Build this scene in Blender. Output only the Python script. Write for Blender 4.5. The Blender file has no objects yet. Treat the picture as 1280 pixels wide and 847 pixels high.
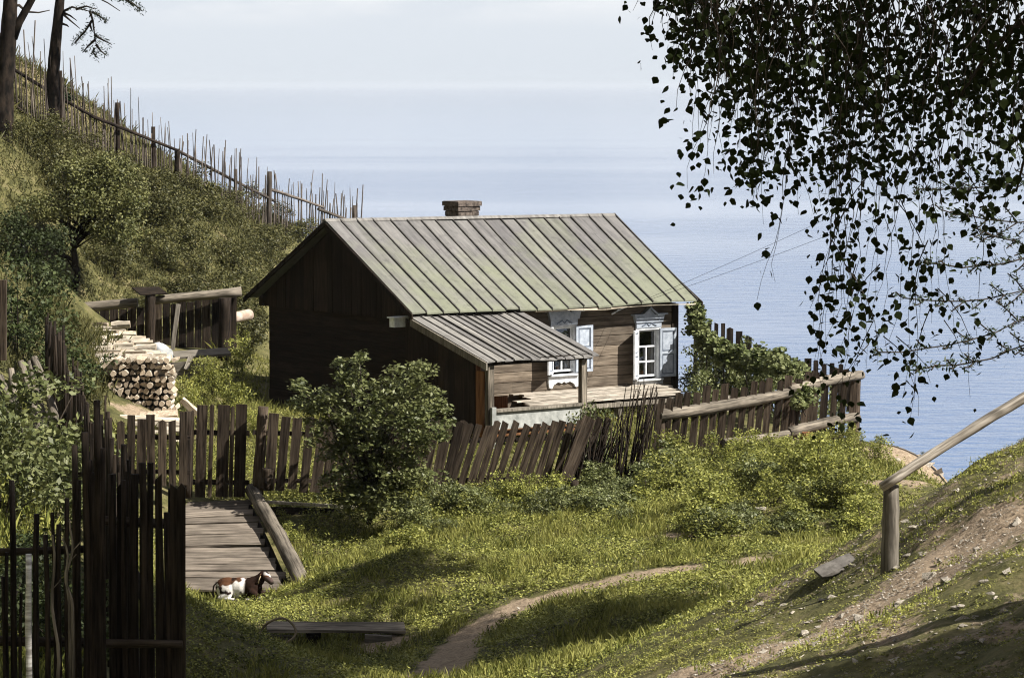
import bpy, math, random
import numpy as np
from mathutils import Vector, Matrix, Quaternion
random.seed(7); rng = np.random.default_rng(7)
scene = bpy.context.scene
COL = scene.collection

# ------------------------------------------------------------------ camera
F = 3840.0                                   # focal length in pixels of a 1280 px wide picture (108 mm lens)
PITCH = math.atan(316.5 / F)
cam = bpy.data.cameras.new('camera'); cam.sensor_width = 36; cam.lens = 36 * F / 1280
cam.clip_start = 0.3; cam.clip_end = 200000
camo = bpy.data.objects.new('camera', cam); COL.objects.link(camo)
camo.rotation_euler = (math.pi / 2 - PITCH, 0, 0); scene.camera = camo

# ------------------------------------------------------------------ world, sun, exposure
SUN_EL = math.radians(45); SUN_H = (0.933, -0.36)
world = bpy.data.worlds.new('World'); scene.world = world; world.use_nodes = True
wt = world.node_tree; wt.nodes.clear()
sky = wt.nodes.new('ShaderNodeTexSky'); sky.sky_type = 'NISHITA'; sky.sun_disc = False
sky.sun_elevation = SUN_EL; sky.sun_rotation = math.atan2(SUN_H[0], SUN_H[1])
sky.air_density = 1.0; sky.dust_density = 0.5; sky.ozone_density = 3.0; sky.altitude = 450
bg = wt.nodes.new('ShaderNodeBackground'); bg.inputs['Strength'].default_value = 0.05
out = wt.nodes.new('ShaderNodeOutputWorld')
tc = wt.nodes.new('ShaderNodeTexCoord'); mp = wt.nodes.new('ShaderNodeMapping'); mp.inputs['Scale'].default_value = (14, 14, 60)
nz = wt.nodes.new('ShaderNodeTexNoise'); nz.inputs['Scale'].default_value = 1.0; nz.inputs['Detail'].default_value = 6
nz.inputs['Roughness'].default_value = 0.55
cr = wt.nodes.new('ShaderNodeValToRGB'); cr.color_ramp.elements[0].position = 0.42; cr.color_ramp.elements[1].position = 0.62
mixc = wt.nodes.new('ShaderNodeMix'); mixc.data_type = 'RGBA'
# low cloud banks: only above about one degree, thin
sep = wt.nodes.new('ShaderNodeSeparateXYZ'); mr = wt.nodes.new('ShaderNodeMapRange')
mr.inputs['From Min'].default_value = 0.018; mr.inputs['From Max'].default_value = 0.032
mul = wt.nodes.new('ShaderNodeMath'); mul.operation = 'MULTIPLY'
mul2 = wt.nodes.new('ShaderNodeMath'); mul2.operation = 'MULTIPLY'; mul2.inputs[1].default_value = 0.8
L = wt.links.new
L(tc.outputs['Generated'], mp.inputs['Vector']); L(mp.outputs[0], nz.inputs['Vector']); L(nz.outputs['Fac'], cr.inputs[0])
L(tc.outputs['Generated'], sep.inputs[0]); L(sep.outputs['Z'], mr.inputs['Value'])
L(cr.outputs[0], mul.inputs[0]); L(mr.outputs[0], mul.inputs[1]); L(mul.outputs[0], mul2.inputs[0])
hz = wt.nodes.new('ShaderNodeMapRange'); hz.interpolation_type = 'SMOOTHSTEP'; hz.inputs['From Min'].default_value = -0.01; hz.inputs['From Max'].default_value = 0.19
hz.inputs['To Min'].default_value = 0.92; hz.inputs['To Max'].default_value = 0.0; L(sep.outputs['Z'], hz.inputs['Value'])
hm = wt.nodes.new('ShaderNodeMix'); hm.data_type = 'RGBA'; hr = wt.nodes.new('ShaderNodeValToRGB'); L(sep.outputs['Z'], hr.inputs[0]); hr.color_ramp.elements[0].position = 0.0; hr.color_ramp.elements[0].color = (.73, .785, .85, 1)
hr.color_ramp.elements[1].position = 0.07; hr.color_ramp.elements[1].color = (1.0, 1.04, 1.10, 1); hs = wt.nodes.new('ShaderNodeVectorMath'); hs.operation = 'SCALE'; hs.inputs['Scale'].default_value = 10.0
L(hr.outputs[0], hs.inputs[0]); L(hs.outputs[0], hm.inputs[7])
L(hz.outputs[0], hm.inputs[0]); tn = wt.nodes.new('ShaderNodeMix'); tn.data_type = 'RGBA'; tn.blend_type = 'MULTIPLY'; tn.inputs[0].default_value = 1; tn.inputs[7].default_value = (0.12, 0.17, 0.29, 1)
L(sky.outputs[0], tn.inputs[6]); L(tn.outputs[2], hm.inputs[6])
L(hm.outputs[2], mixc.inputs[6]); mixc.inputs[7].default_value = (10.2, 10.1, 10.0, 1); L(mul2.outputs[0], mixc.inputs[0])
L(mixc.outputs[2], bg.inputs['Color']); L(bg.outputs[0], out.inputs['Surface'])
sun = bpy.data.lights.new('sun', 'SUN'); sun.energy = 5.0; sun.angle = math.radians(0.5); sun.color = (1.0, 0.94, 0.84)
suno = bpy.data.objects.new('sun', sun); COL.objects.link(suno)
SD = Vector((SUN_H[0] * math.cos(SUN_EL), SUN_H[1] * math.cos(SUN_EL), math.sin(SUN_EL)))
suno.rotation_euler = SD.to_track_quat('Z', 'Y').to_euler(); suno.location = (30, -10, 40)
vs = scene.view_settings; vs.view_transform = 'Standard'; vs.look = 'None'; vs.gamma = 1; vs.exposure = 1.09
scene.cycles.max_bounces = 6; scene.cycles.diffuse_bounces = 2; scene.cycles.transparent_max_bounces = 8
scene.cycles.use_denoising = True; scene.cycles.filter_width = 1.1

# ------------------------------------------------------------------ projection helpers
ct, st = math.cos(PITCH), math.sin(PITCH)
def ray(px, py):
    a = (px - 640) / F; v = (423.5 - py) / F
    return Vector((a, ct + v * st, -st + v * ct))
def P(px, py, Y):
    d = ray(px, py); return d * (Y / d.y)
def proj(p):                                  # numpy (N,3) -> px, py
    p = np.atleast_2d(p); d = p[:, 1] * ct - p[:, 2] * st; v = p[:, 1] * st + p[:, 2] * ct
    return 640 + F * p[:, 0] / d, 423.5 - F * v / d

# ------------------------------------------------------------------ terrain heights
cps = [(1280,847,24),(1100,847,25.5),(950,847,27.5),(850,847,30),(1280,700,28.5),(1150,750,29.5),(1000,800,30.5),(880,800,33),
 (1280,620,32),(1200,640,33),(1110,715,32.5),(1000,750,34),(930,770,35),
 (1280,546,36),(1190,593,36),(1100,648,36.5),(1000,705,37),
 (900,765,37),(850,806,36),(800,847,34.5),
 (450,648,58),(600,690,53),(800,716,48),(560,830,42),(300,748,53.2),(230,765,52),(400,847,45),(300,847,46.5),(640,847,39),(820,790,41),(700,780,42.5),
 (400,720,53.5),(500,700,53),(240,640,57.5),(270,624,58.3),(330,630,58.6),(560,618,60.3),(640,616,61),(720,612,61.5),(820,600,63),(900,585,64.5),
 (1000,562,66.5),(1070,553,67.5),(1130,562,67),(1170,580,63),(1150,600,60),(1180,606,54),(1080,640,52),(1000,650,53),(950,690,48),(870,690,50),(1040,600,58),(700,680,54),(880,620,60),
 (200,520,65),(240,500,67),(190,545,62),(300,505,73),(150,440,73),(230,437,76),(290,437,77),(100,395,77),(60,400,73),
 (330,350,88),(200,350,82),(120,300,82),(250,270,89),(100,215,84),(20,155,83),(160,207,89),(222,230,91),(330,287,95),(390,300,98),(0,250,78),(0,330,70),(60,340,74),
 (0,160,81),(60,173,84.5),(110,190,87.2),(50,88,93),(0,70,95),(100,135,91),
 (285,686,56.0),(220,692,56.0),(355,694,56.0),(215,745,53.9),(350,748,53.7),(285,645,57.4),
 (30,540,55),(60,520,60),(0,560,50),(60,620,44),(0,700,38),(100,700,40)]
cp = [tuple(P(*c)) for c in cps]
cp += [(0,0,-1.7),(5,0,-0.9),(-5,0,-2.8),(0,10,-2.6),(4,10,-1.4),(-4,12,-4.2),(0,20,-5.2),(4,14,-2.9),(8,20,-2.4),(10,26,-3.3),(-2,25,-6.0),(-6,25,-6.0),
 (-3.2,30,-6.4),(-5,30,-6.3),(-8,33,-5.6),(0,31,-6.9),(-1,36,-7.8),(-4.5,38,-7.6),(-4.3,45,-8.4),(-9,45,-5.8),(-14,50,-4.5),(-14,65,-3.5),
 (8,34,-4.0),(9.5,40,-6.5),(7,44,-8.0),(11,44,-9.5),(12,36,-5.0),(8.5,52,-9.2),(12,56,-13),(12,64,-14),
 (-6,76,-7.3),(-2,70,-7.6),(2,72,-7.6),(4,73,-7.65),(0,80,-8.0),(-6,85,-7.0),(3,80,-8.6),(-8,80,-7.0),(6,75,-8.0),(8.2,73,-8.5),(10,72,-10),(14,72,-15),(8,80,-11),(4,88,-13),
 (-3,95,-10),(-2,105,-14),(-5.0,106,-11),(-9,104,-7.5),(-13,100,-4.5),(-20,100,-1.5),(-12,115,-15),(-25,85,3.5),(-30,60,2),(-30,30,-3),(-30,110,-1),(-20,125,-15),
 (10,90,-20),(18,90,-28),(18,60,-22),(20,40,-14),(20,25,-4),(25,0,2),(0,-20,3),(-25,0,-2),(30,60,-32),(30,100,-40),(0,130,-32),(-30,140,-24),
 (-150,-60,75),(-150,60,60),(-150,160,-10),(-80,30,32),(-80,110,8),(-100,240,-45),(0,260,-50),(120,200,-50),(120,60,-40),(70,20,-20),(80,-60,30),(0,-60,34),(0,-35,12),(40,-60,36),(-60,-40,42)]  # last row: unseen hills behind and left, raised to block sky light
cp = np.array(cp)
# merge points that nearly coincide
keep = []
for i, p in enumerate(cp):
    if all(np.hypot(*(p[:2] - cp[j][:2])) > 0.7 for j in keep): keep.append(i)
cp = cp[keep]
D = np.hypot(cp[:, None, 0] - cp[None, :, 0], cp[:, None, 1] - cp[None, :, 1])
n = len(cp); A = np.zeros((n + 3, n + 3)); A[:n, :n] = np.sqrt(D ** 2 + 0.6 ** 2) + np.eye(n) * -0.05
A[:n, n] = 1; A[:n, n + 1:] = cp[:, :2]; A[n, :n] = 1; A[n + 1:, :n] = cp[:, :2].T
W = np.linalg.solve(A, np.concatenate([cp[:, 2], [0, 0, 0]]))
def vnoise(x, y, s, seed=0):
    x = np.asarray(x) / s; y = np.asarray(y) / s
    xi = np.floor(x).astype(int); yi = np.floor(y).astype(int); fx = x - xi; fy = y - yi
    fx = fx * fx * (3 - 2 * fx); fy = fy * fy * (3 - 2 * fy)
    def h(a, b):
        v = np.sin(a * 127.1 + b * 311.7 + seed * 74.7) * 43758.5453; return v - np.floor(v)
    return (h(xi, yi) * (1 - fx) + h(xi + 1, yi) * fx) * (1 - fy) + (h(xi, yi + 1) * (1 - fx) + h(xi + 1, yi + 1) * fx) * fy - 0.5
def gz(x, y):
    x = np.atleast_1d(np.asarray(x, float)); y = np.atleast_1d(np.asarray(y, float)); z = np.empty(x.shape)
    for i in range(0, x.size, 20000):
        a = x.ravel()[i:i + 20000]; b = y.ravel()[i:i + 20000]
        d = np.sqrt((a[:, None] - cp[:, 0]) ** 2 + (b[:, None] - cp[:, 1]) ** 2 + 0.36)
        z.ravel()[i:i + 20000] = d @ W[:n] + W[n] + a * W[n + 1] + b * W[n + 2]
    return z + 0.16 * vnoise(x, y, 1.7, 1) + 0.06 * vnoise(x, y, 0.7, 2) + (0.10 * vnoise(x, y, .42, 3) + .07 * np.abs(vnoise(x, y, .2, 4))) * (y < 41) * np.clip((x - .2) / .8, 0, 1)
def g1(x, y): return float(gz(x, y)[0])
def G(px, py, y0=14.0, y1=130.0):             # the point of the ground seen at a pixel
    d = ray(px, py); ys = np.arange(y0, y1, 0.15); xs = d.x / d.y * ys; zs = d.z / d.y * ys
    hit = np.nonzero(zs < gz(xs, ys))[0]
    if len(hit) == 0: return None
    y = ys[hit[0]]; x = d.x / d.y * y; return Vector((x, y, g1(x, y)))

# ------------------------------------------------------------------ materials
def newmat(name):
    m = bpy.data.materials.new(name); m.use_nodes = True; t = m.node_tree; t.nodes.clear()
    o = t.nodes.new('ShaderNodeOutputMaterial'); b = t.nodes.new('ShaderNodeBsdfPrincipled')
    t.links.new(b.outputs[0], o.inputs[0]); b.inputs['Roughness'].default_value = 0.85
    b.inputs['Specular IOR Level'].default_value = 0.2
    return m, t, b, o
def N(t, kind, **kw):
    nd = t.nodes.new(kind)
    for k, v in kw.items():
        if k in nd.inputs: nd.inputs[k].default_value = v
        else: setattr(nd, k, v)
    return nd
def ramp(t, fac, cols, pos=None):
    r = t.nodes.new('ShaderNodeValToRGB'); e = r.color_ramp.elements
    while len(e) < len(cols): e.new(0.5)
    for i, c in enumerate(cols):
        e[i].position = pos[i] if pos else i / (len(cols) - 1); e[i].color = (*c, 1) if len(c) == 3 else c
    t.links.new(fac, r.inputs[0]); return r.outputs[0]
def mixrgb(t, f, a, b, mode='MIX'):
    m = t.nodes.new('ShaderNodeMix'); m.data_type = 'RGBA'; m.blend_type = mode
    if isinstance(f, (int, float)): m.inputs[0].default_value = f
    else: t.links.new(f, m.inputs[0])
    for i, s in ((6, a), (7, b)):
        if isinstance(s, tuple): m.inputs[i].default_value = (*s, 1)
        else: t.links.new(s, m.inputs[i])
    return m.outputs[2]
def wood(name, dark, light, scale=(26, 26, 1.6), vary=0.4, bump=0.4, planks=None):
    m, t, b, o = newmat(name); k = t.links.new; b.inputs['Specular IOR Level'].default_value = 0.08
    tc = N(t, 'ShaderNodeTexCoord'); mp = N(t, 'ShaderNodeMapping', Scale=scale); oi = N(t, 'ShaderNodeObjectInfo')
    ad = N(t, 'ShaderNodeVectorMath', operation='ADD'); ml = N(t, 'ShaderNodeMath', operation='MULTIPLY'); ml.inputs[1].default_value = 37.0
    k(oi.outputs['Random'], ml.inputs[0]); k(tc.outputs['Object'], ad.inputs[0]); k(ml.outputs[0], ad.inputs[1]); k(ad.outputs[0], mp.inputs['Vector'])
    n1 = N(t, 'ShaderNodeTexNoise', Scale=1.0, Detail=6.0, Roughness=0.65); k(mp.outputs[0], n1.inputs['Vector'])
    c = ramp(t, n1.outputs['Fac'], [tuple(a * .5 for a in dark), dark, tuple((a + b_) / 2 for a, b_ in zip(dark, light)), light], [0.30, 0.40, 0.52, 0.66])
    n2 = N(t, 'ShaderNodeTexNoise', Scale=1.3, Detail=3.0); k(ad.outputs[0], n2.inputs['Vector'])
    c = mixrgb(t, ramp(t, n2.outputs['Fac'], [(0, 0, 0), (0.6, 0.6, 0.6)], [0.45, 0.7]), c, tuple(x * 0.45 for x in dark))
    v = N(t, 'ShaderNodeHueSaturation'); mr = N(t, 'ShaderNodeMapRange'); mr.inputs['To Min'].default_value = 1 - vary; mr.inputs['To Max'].default_value = 1 + vary
    k(oi.outputs['Random'], mr.inputs['Value']); k(mr.outputs[0], v.inputs['Value']); k(c, v.inputs['Color']); k(v.outputs[0], b.inputs['Base Color'])
    bp = N(t, 'ShaderNodeBump', Strength=bump, Distance=0.006); k(n1.outputs['Fac'], bp.inputs['Height']); k(bp.outputs[0], b.inputs['Normal'])
    return m
def leafmat(name, cols, trans=0.35, spec=0.25, rough=0.55):
    m, t, b, o = newmat(name); k = t.links.new
    ge = N(t, 'ShaderNodeNewGeometry'); oi = N(t, 'ShaderNodeObjectInfo')
    c = ramp(t, ge.outputs['Random Per Island'], cols)
    n1 = N(t, 'ShaderNodeTexNoise', Scale=0.9, Detail=3.0); tc = N(t, 'ShaderNodeTexCoord'); k(tc.outputs['Object'], n1.inputs['Vector'])
    c = mixrgb(t, ramp(t, n1.outputs['Fac'], [(0, 0, 0), (1, 1, 1)], [0.42, 0.62]), c, mixrgb(t, 0.5, c, cols[-1]))
    v = N(t, 'ShaderNodeHueSaturation'); mr = N(t, 'ShaderNodeMapRange'); mr.inputs['To Min'].default_value = 0.75; mr.inputs['To Max'].default_value = 1.2
    k(oi.outputs['Random'], mr.inputs['Value']); k(mr.outputs[0], v.inputs['Value']); k(c, v.inputs['Color']); c = v.outputs[0]
    k(c, b.inputs['Base Color']); b.inputs['Roughness'].default_value = rough; b.inputs['Specular IOR Level'].default_value = spec
    tr = N(t, 'ShaderNodeBsdfTranslucent'); k(c, tr.inputs['Color'])
    ms = N(t, 'ShaderNodeMixShader'); ms.inputs[0].default_value = trans
    k(b.outputs[0], ms.inputs[1]); k(tr.outputs[0], ms.inputs[2]); k(ms.outputs[0], o.inputs[0])
    return m
def plain(name, c1, c2, scale=6.0, rough=0.8, bump=0.3, spec=0.2):
    m, t, b, o = newmat(name); k = t.links.new
    tc = N(t, 'ShaderNodeTexCoord'); oi = N(t, 'ShaderNodeObjectInfo'); ad = N(t, 'ShaderNodeVectorMath', operation='ADD')
    ml = N(t, 'ShaderNodeMath', operation='MULTIPLY'); ml.inputs[1].default_value = 50.0; k(oi.outputs['Random'], ml.inputs[0])
    k(tc.outputs['Object'], ad.inputs[0]); k(ml.outputs[0], ad.inputs[1])
    n1 = N(t, 'ShaderNodeTexNoise', Scale=scale, Detail=6.0, Roughness=0.6); k(ad.outputs[0], n1.inputs['Vector'])
    c = ramp(t, n1.outputs['Fac'], [c1, c2], [0.35, 0.65])
    v = N(t, 'ShaderNodeHueSaturation'); mr = N(t, 'ShaderNodeMapRange'); mr.inputs['To Min'].default_value = 0.7; mr.inputs['To Max'].default_value = 1.25
    k(oi.outputs['Random'], mr.inputs['Value']); k(mr.outputs[0], v.inputs['Value']); k(c, v.inputs['Color']); k(v.outputs[0], b.inputs['Base Color'])
    b.inputs['Roughness'].default_value = rough; b.inputs['Specular IOR Level'].default_value = spec
    bp = N(t, 'ShaderNodeBump', Strength=bump, Distance=0.03); k(n1.outputs['Fac'], bp.inputs['Height']); k(bp.outputs[0], b.inputs['Normal'])
    return m
M = {}
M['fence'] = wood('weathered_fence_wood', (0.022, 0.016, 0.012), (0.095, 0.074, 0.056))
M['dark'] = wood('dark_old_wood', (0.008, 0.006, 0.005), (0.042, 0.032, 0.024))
M['pole'] = wood('weathered_pole_wood', (0.08, 0.07, 0.058), (0.28, 0.245, 0.20), vary=0.25)
M['plank'] = wood('grey_plank_wood', (0.10, 0.09, 0.075), (0.26, 0.235, 0.20), vary=0.25)
M['deckw'] = wood('bleached_deck_wood', (0.33, 0.29, 0.23), (0.62, 0.56, 0.46), scale=(1.2, 14, 14), vary=0.2)
M['ramp'] = wood('ramp_plank_wood', (0.085, 0.072, 0.06), (0.24, 0.205, 0.17), vary=0.25)
M['brown'] = wood('brown_board_wood', (0.10, 0.045, 0.02), (0.26, 0.13, 0.06), vary=0.1)
M['bark_log'] = wood('firewood_bark', (0.24, 0.20, 0.15), (0.72, 0.66, 0.56), vary=0.35)
M['cut'] = plain('firewood_cut_face', (0.15, 0.10, 0.065), (0.62, 0.53, 0.41), 16)
M['bark'] = wood('pine_bark', (0.006, 0.005, 0.004), (0.036, 0.027, 0.021), scale=(9, 9, 3), bump=0.9, vary=0.1)
M['twig'] = plain('twig_bark', (0.02, 0.015, 0.012), (0.05, 0.04, 0.03))
M['shrub'] = leafmat('shrub_leaves', [(0.028, 0.032, 0.011), (0.070, 0.074, 0.025), (0.145, 0.135, 0.05)], 0.25)
M['bush'] = leafmat('elder_leaves', [(0.045, 0.06, 0.018), (0.11, 0.13, 0.045), (0.20, 0.215, 0.085)], 0.22, 0.3, 0.5)
M['weed'] = leafmat('weed_leaves', [(0.03, 0.04, 0.01), (0.14, 0.16, 0.032), (0.38, 0.38, 0.10)], 0.3)
M['grassb'] = leafmat('grass_leaves', [(0.06, 0.072, 0.016), (0.15, 0.165, 0.036), (0.32, 0.31, 0.09)], 0.3)
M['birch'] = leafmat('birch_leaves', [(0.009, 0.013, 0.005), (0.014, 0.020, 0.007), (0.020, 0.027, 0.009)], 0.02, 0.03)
M['olive_leaf'] = leafmat('olive_tree_leaves', [(0.03, 0.038, 0.012), (0.07, 0.078, 0.024), (0.16, 0.16, 0.06)], 0.2)  # the small tree's own olive leaf colour
M['shady'] = leafmat('shade_toned_leaves', [(0.015, 0.022, 0.008), (0.035, 0.05, 0.016), (0.06, 0.075, 0.028)], 0.15, 0.15)  # shade on the left trees and bushes is put into this leaf colour
M['needle'] = leafmat('needles', [(0.012, 0.022, 0.009), (0.025, 0.04, 0.015)], 0.15)
M['vine'] = leafmat('vine_leaves', [(0.05, 0.07, 0.02), (0.11, 0.135, 0.045), (0.24, 0.26, 0.12)], 0.25)
M['stone'] = plain('stone', (0.16, 0.14, 0.115), (0.46, 0.42, 0.36), 9, bump=0.6)
M['slab'] = plain('grey_slab_stone', (0.06, 0.055, 0.05), (0.14, 0.13, 0.12), 9)
M['pale'] = wood('bleached_pole_wood', (0.20, 0.175, 0.145), (0.62, 0.57, 0.50), scale=(34, 34, 2.2), vary=0.08, bump=0.9)
M['white'] = plain('white_paint', (0.46, 0.49, 0.52), (0.72, 0.74, 0.77), 9, 0.6, 0.1)
M['shut'] = plain('pale_blue_grey', (0.27, 0.31, 0.38), (0.43, 0.48, 0.56), 9, 0.6, 0.1)
M['blue'] = plain('grey_blue_paint', (0.10, 0.13, 0.18), (0.17, 0.20, 0.26), 9, 0.6, 0.1)
M['brick'] = plain('old_brick', (0.03, 0.025, 0.022), (0.14, 0.115, 0.10), 12, bump=0.3)
M['white_wash'] = plain('whitewashed_board', (0.16, 0.17, 0.165), (0.34, 0.35, 0.34), 5, bump=0.2)
M['rope'] = plain('hemp_rope', (0.20, 0.16, 0.10), (0.34, 0.28, 0.18), 40)
M['dark_in'] = plain('dark_room', (0.006, 0.005, 0.005), (0.012, 0.01, 0.01))
M['curtain'] = plain('curtain_cloth', (0.30, 0.30, 0.30), (0.45, 0.44, 0.42))
M['wire'] = plain('black_wire', (0.015, 0.015, 0.017), (0.03, 0.03, 0.03))
M['metal'] = plain('rusty_pale_metal', (0.30, 0.22, 0.17), (0.50, 0.42, 0.36), 6, 0.5)
M['birchbark'] = wood('birch_bark', (0.35, 0.33, 0.31), (0.85, 0.84, 0.82), scale=(3, 3, 22), vary=0.1)
# glass
m, t, b, o = newmat('window_glass'); b.inputs['Base Color'].default_value = (0.02, 0.025, 0.03, 1); b.inputs['Roughness'].default_value = 0.05; b.inputs['Specular IOR Level'].default_value = 0.6
tg = m.node_tree; trn = N(tg, 'ShaderNodeBsdfTransparent'); fr_ = N(tg, 'ShaderNodeFresnel'); mxs = N(tg, 'ShaderNodeMixShader'); gls = N(tg, 'ShaderNodeBsdfGlossy'); gls.inputs['Roughness'].default_value = .03
tg.links.new(fr_.outputs[0], mxs.inputs[0]); tg.links.new(trn.outputs[0], mxs.inputs[1]); tg.links.new(gls.outputs[0], mxs.inputs[2]); tg.links.new(mxs.outputs[0], o.inputs[0])
M['glass'] = m
# roof: weathered boards with lichen
def roofmat(name, c1, c2, c3, lichen):
    m, t, b, o = newmat(name); k = t.links.new
    tc = N(t, 'ShaderNodeTexCoord'); oi = N(t, 'ShaderNodeObjectInfo')
    mp = N(t, 'ShaderNodeMapping', Scale=(9, 0.8, 0.8)); k(tc.outputs['Object'], mp.inputs['Vector'])
    n1 = N(t, 'ShaderNodeTexNoise', Scale=1.0, Detail=7.0, Roughness=0.7); k(mp.outputs[0], n1.inputs['Vector'])
    n2 = N(t, 'ShaderNodeTexNoise', Scale=0.55, Detail=5.0, Roughness=0.6); k(tc.outputs['Object'], n2.inputs['Vector'])
    c = ramp(t, n1.outputs['Fac'], [c1, c2], [0.33, 0.68])
    ge = N(t, 'ShaderNodeNewGeometry'); isl = ramp(t, ge.outputs['Random Per Island'], [(0.72, 0.72, 0.74), (1.08, 1.08, 1.05)])
    c = mixrgb(t, 1.0, c, isl, 'MULTIPLY')
    if lichen:
        sp = N(t, 'ShaderNodeSeparateXYZ'); k(tc.outputs['Object'], sp.inputs[0])
        # lichen grows thick on the lower courses, where the boards stay wet
        mr = N(t, 'ShaderNodeMapRange'); mr.inputs['From Min'].default_value = 4.6; mr.inputs['From Max'].default_value = 2.4
        mr.inputs['To Min'].default_value = -0.16; mr.inputs['To Max'].default_value = 0.22; k(sp.outputs['Z'], mr.inputs['Value'])
        ad = N(t, 'ShaderNodeMath', operation='ADD'); k(n2.outputs['Fac'], ad.inputs[0]); k(mr.outputs[0], ad.inputs[1])
        c = mixrgb(t, ramp(t, ad.outputs[0], [(0, 0, 0), (0.65, 0.65, 0.65)], [0.40, 0.66]), c, c3)
    n3 = N(t, 'ShaderNodeTexNoise', Scale=5.0, Detail=6.0, Roughness=0.75); k(tc.outputs['Object'], n3.inputs['Vector'])
    c = mixrgb(t, ramp(t, n3.outputs['Fac'], [(0.5, 0.5, 0.5), (0, 0, 0)], [0.3, 0.48]), c, tuple(x * 0.45 for x in c1))
    k(c, b.inputs['Base Color']); bp = N(t, 'ShaderNodeBump', Strength=0.3, Distance=0.02); k(n1.outputs['Fac'], bp.inputs['Height']); k(bp.outputs[0], b.inputs['Normal'])
    return m
M['roof'] = roofmat('mossy_roof_boards', (0.09, 0.088, 0.09), (0.195, 0.19, 0.188), (0.172, 0.188, 0.125), True)
M['porchroof'] = roofmat('grey_roof_boards', (0.11, 0.105, 0.10), (0.26, 0.252, 0.245), (0.2, 0.2, 0.2), False)
# horizontal log siding with courses
def siding(name, dark, light, axis='Z', course=0.24):
    m, t, b, o = newmat(name); k = t.links.new; b.inputs['Specular IOR Level'].default_value = 0.06
    tc = N(t, 'ShaderNodeTexCoord'); sc = (1.3, 1.3, 18) if axis == 'Z' else (18, 18, 1.2)
    mp = N(t, 'ShaderNodeMapping', Scale=sc); k(tc.outputs['Object'], mp.inputs['Vector'])
    n1 = N(t, 'ShaderNodeTexNoise', Scale=1.0, Detail=7.0, Roughness=0.7); k(mp.outputs[0], n1.inputs['Vector'])
    ge = N(t, 'ShaderNodeNewGeometry')
    c = ramp(t, n1.outputs['Fac'], [dark, light], [0.32, 0.7])
    c = mixrgb(t, 1.0, c, ramp(t, ge.outputs['Random Per Island'], [(0.6, 0.6, 0.6), (1.15, 1.12, 1.08)]), 'MULTIPLY')
    n2 = N(t, 'ShaderNodeTexNoise', Scale=2.0, Detail=4.0); k(tc.outputs['Object'], n2.inputs['Vector'])
    c = mixrgb(t, ramp(t, n2.outputs['Fac'], [(0, 0, 0), (0.6, 0.6, 0.6)], [0.5, 0.7]), c, dark)
    k(c, b.inputs['Base Color']); bp = N(t, 'ShaderNodeBump', Strength=0.5, Distance=0.02); k(n1.outputs['Fac'], bp.inputs['Height']); k(bp.outputs[0], b.inputs['Normal'])
    return m
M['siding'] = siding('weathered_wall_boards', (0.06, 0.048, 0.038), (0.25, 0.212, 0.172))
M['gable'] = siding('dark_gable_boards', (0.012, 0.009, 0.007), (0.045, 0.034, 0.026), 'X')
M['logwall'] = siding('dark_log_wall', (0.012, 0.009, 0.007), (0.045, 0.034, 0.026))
# ground
m, t, b, o = newmat('ground_soil_and_turf'); k = t.links.new
tc = N(t, 'ShaderNodeTexCoord'); at = N(t, 'ShaderNodeAttribute'); at.attribute_name = 'dirt'; a2 = N(t, 'ShaderNodeAttribute'); a2.attribute_name = 'straw'
n1 = N(t, 'ShaderNodeTexNoise', Scale=1.6, Detail=8.0, Roughness=0.7); k(tc.outputs['Object'], n1.inputs['Vector'])
n2 = N(t, 'ShaderNodeTexNoise', Scale=14.0, Detail=6.0, Roughness=0.7); k(tc.outputs['Object'], n2.inputs['Vector'])
gr = ramp(t, n1.outputs['Fac'], [(0.04, 0.042, 0.014), (0.10, 0.095, 0.035), (0.18, 0.15, 0.08)], [0.35, 0.52, 0.7])
gr = mixrgb(t, 0.6, gr, ramp(t, n2.outputs['Fac'], [(0.45, 0.45, 0.45), (1.5, 1.5, 1.5)], [0.3, 0.7]), 'MULTIPLY')
n4 = N(t, 'ShaderNodeTexNoise', Scale=5.0, Detail=8.0, Roughness=0.8); k(tc.outputs['Object'], n4.inputs['Vector'])
di = ramp(t, n2.outputs['Fac'], [(0.11, 0.08, 0.054), (0.26, 0.20, 0.14), (0.40, 0.32, 0.23)], [0.3, 0.5, 0.72])
stw = ramp(t, n2.outputs['Fac'], [(0.16, 0.12, 0.06), (0.36, 0.29, 0.17)], [0.3, 0.7])
c = mixrgb(t, a2.outputs['Fac'], gr, stw)
ad = N(t, 'ShaderNodeMath', operation='ADD'); k(at.outputs['Fac'], ad.inputs[0])
ms = N(t, 'ShaderNodeMath', operation='MULTIPLY_ADD'); k(n4.outputs['Fac'], ms.inputs[0]); ms.inputs[1].default_value = 1.3; ms.inputs[2].default_value = -0.65; k(ms.outputs[0], ad.inputs[1])
c = mixrgb(t, ramp(t, ad.outputs[0], [(0, 0, 0), (1, 1, 1)], [0.38, 0.56]), c, di)
k(c, b.inputs['Base Color']); bp = N(t, 'ShaderNodeBump', Strength=0.8, Distance=0.05); k(n2.outputs['Fac'], bp.inputs['Height']); k(bp.outputs[0], b.inputs['Normal'])
M['ground'] = m
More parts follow.
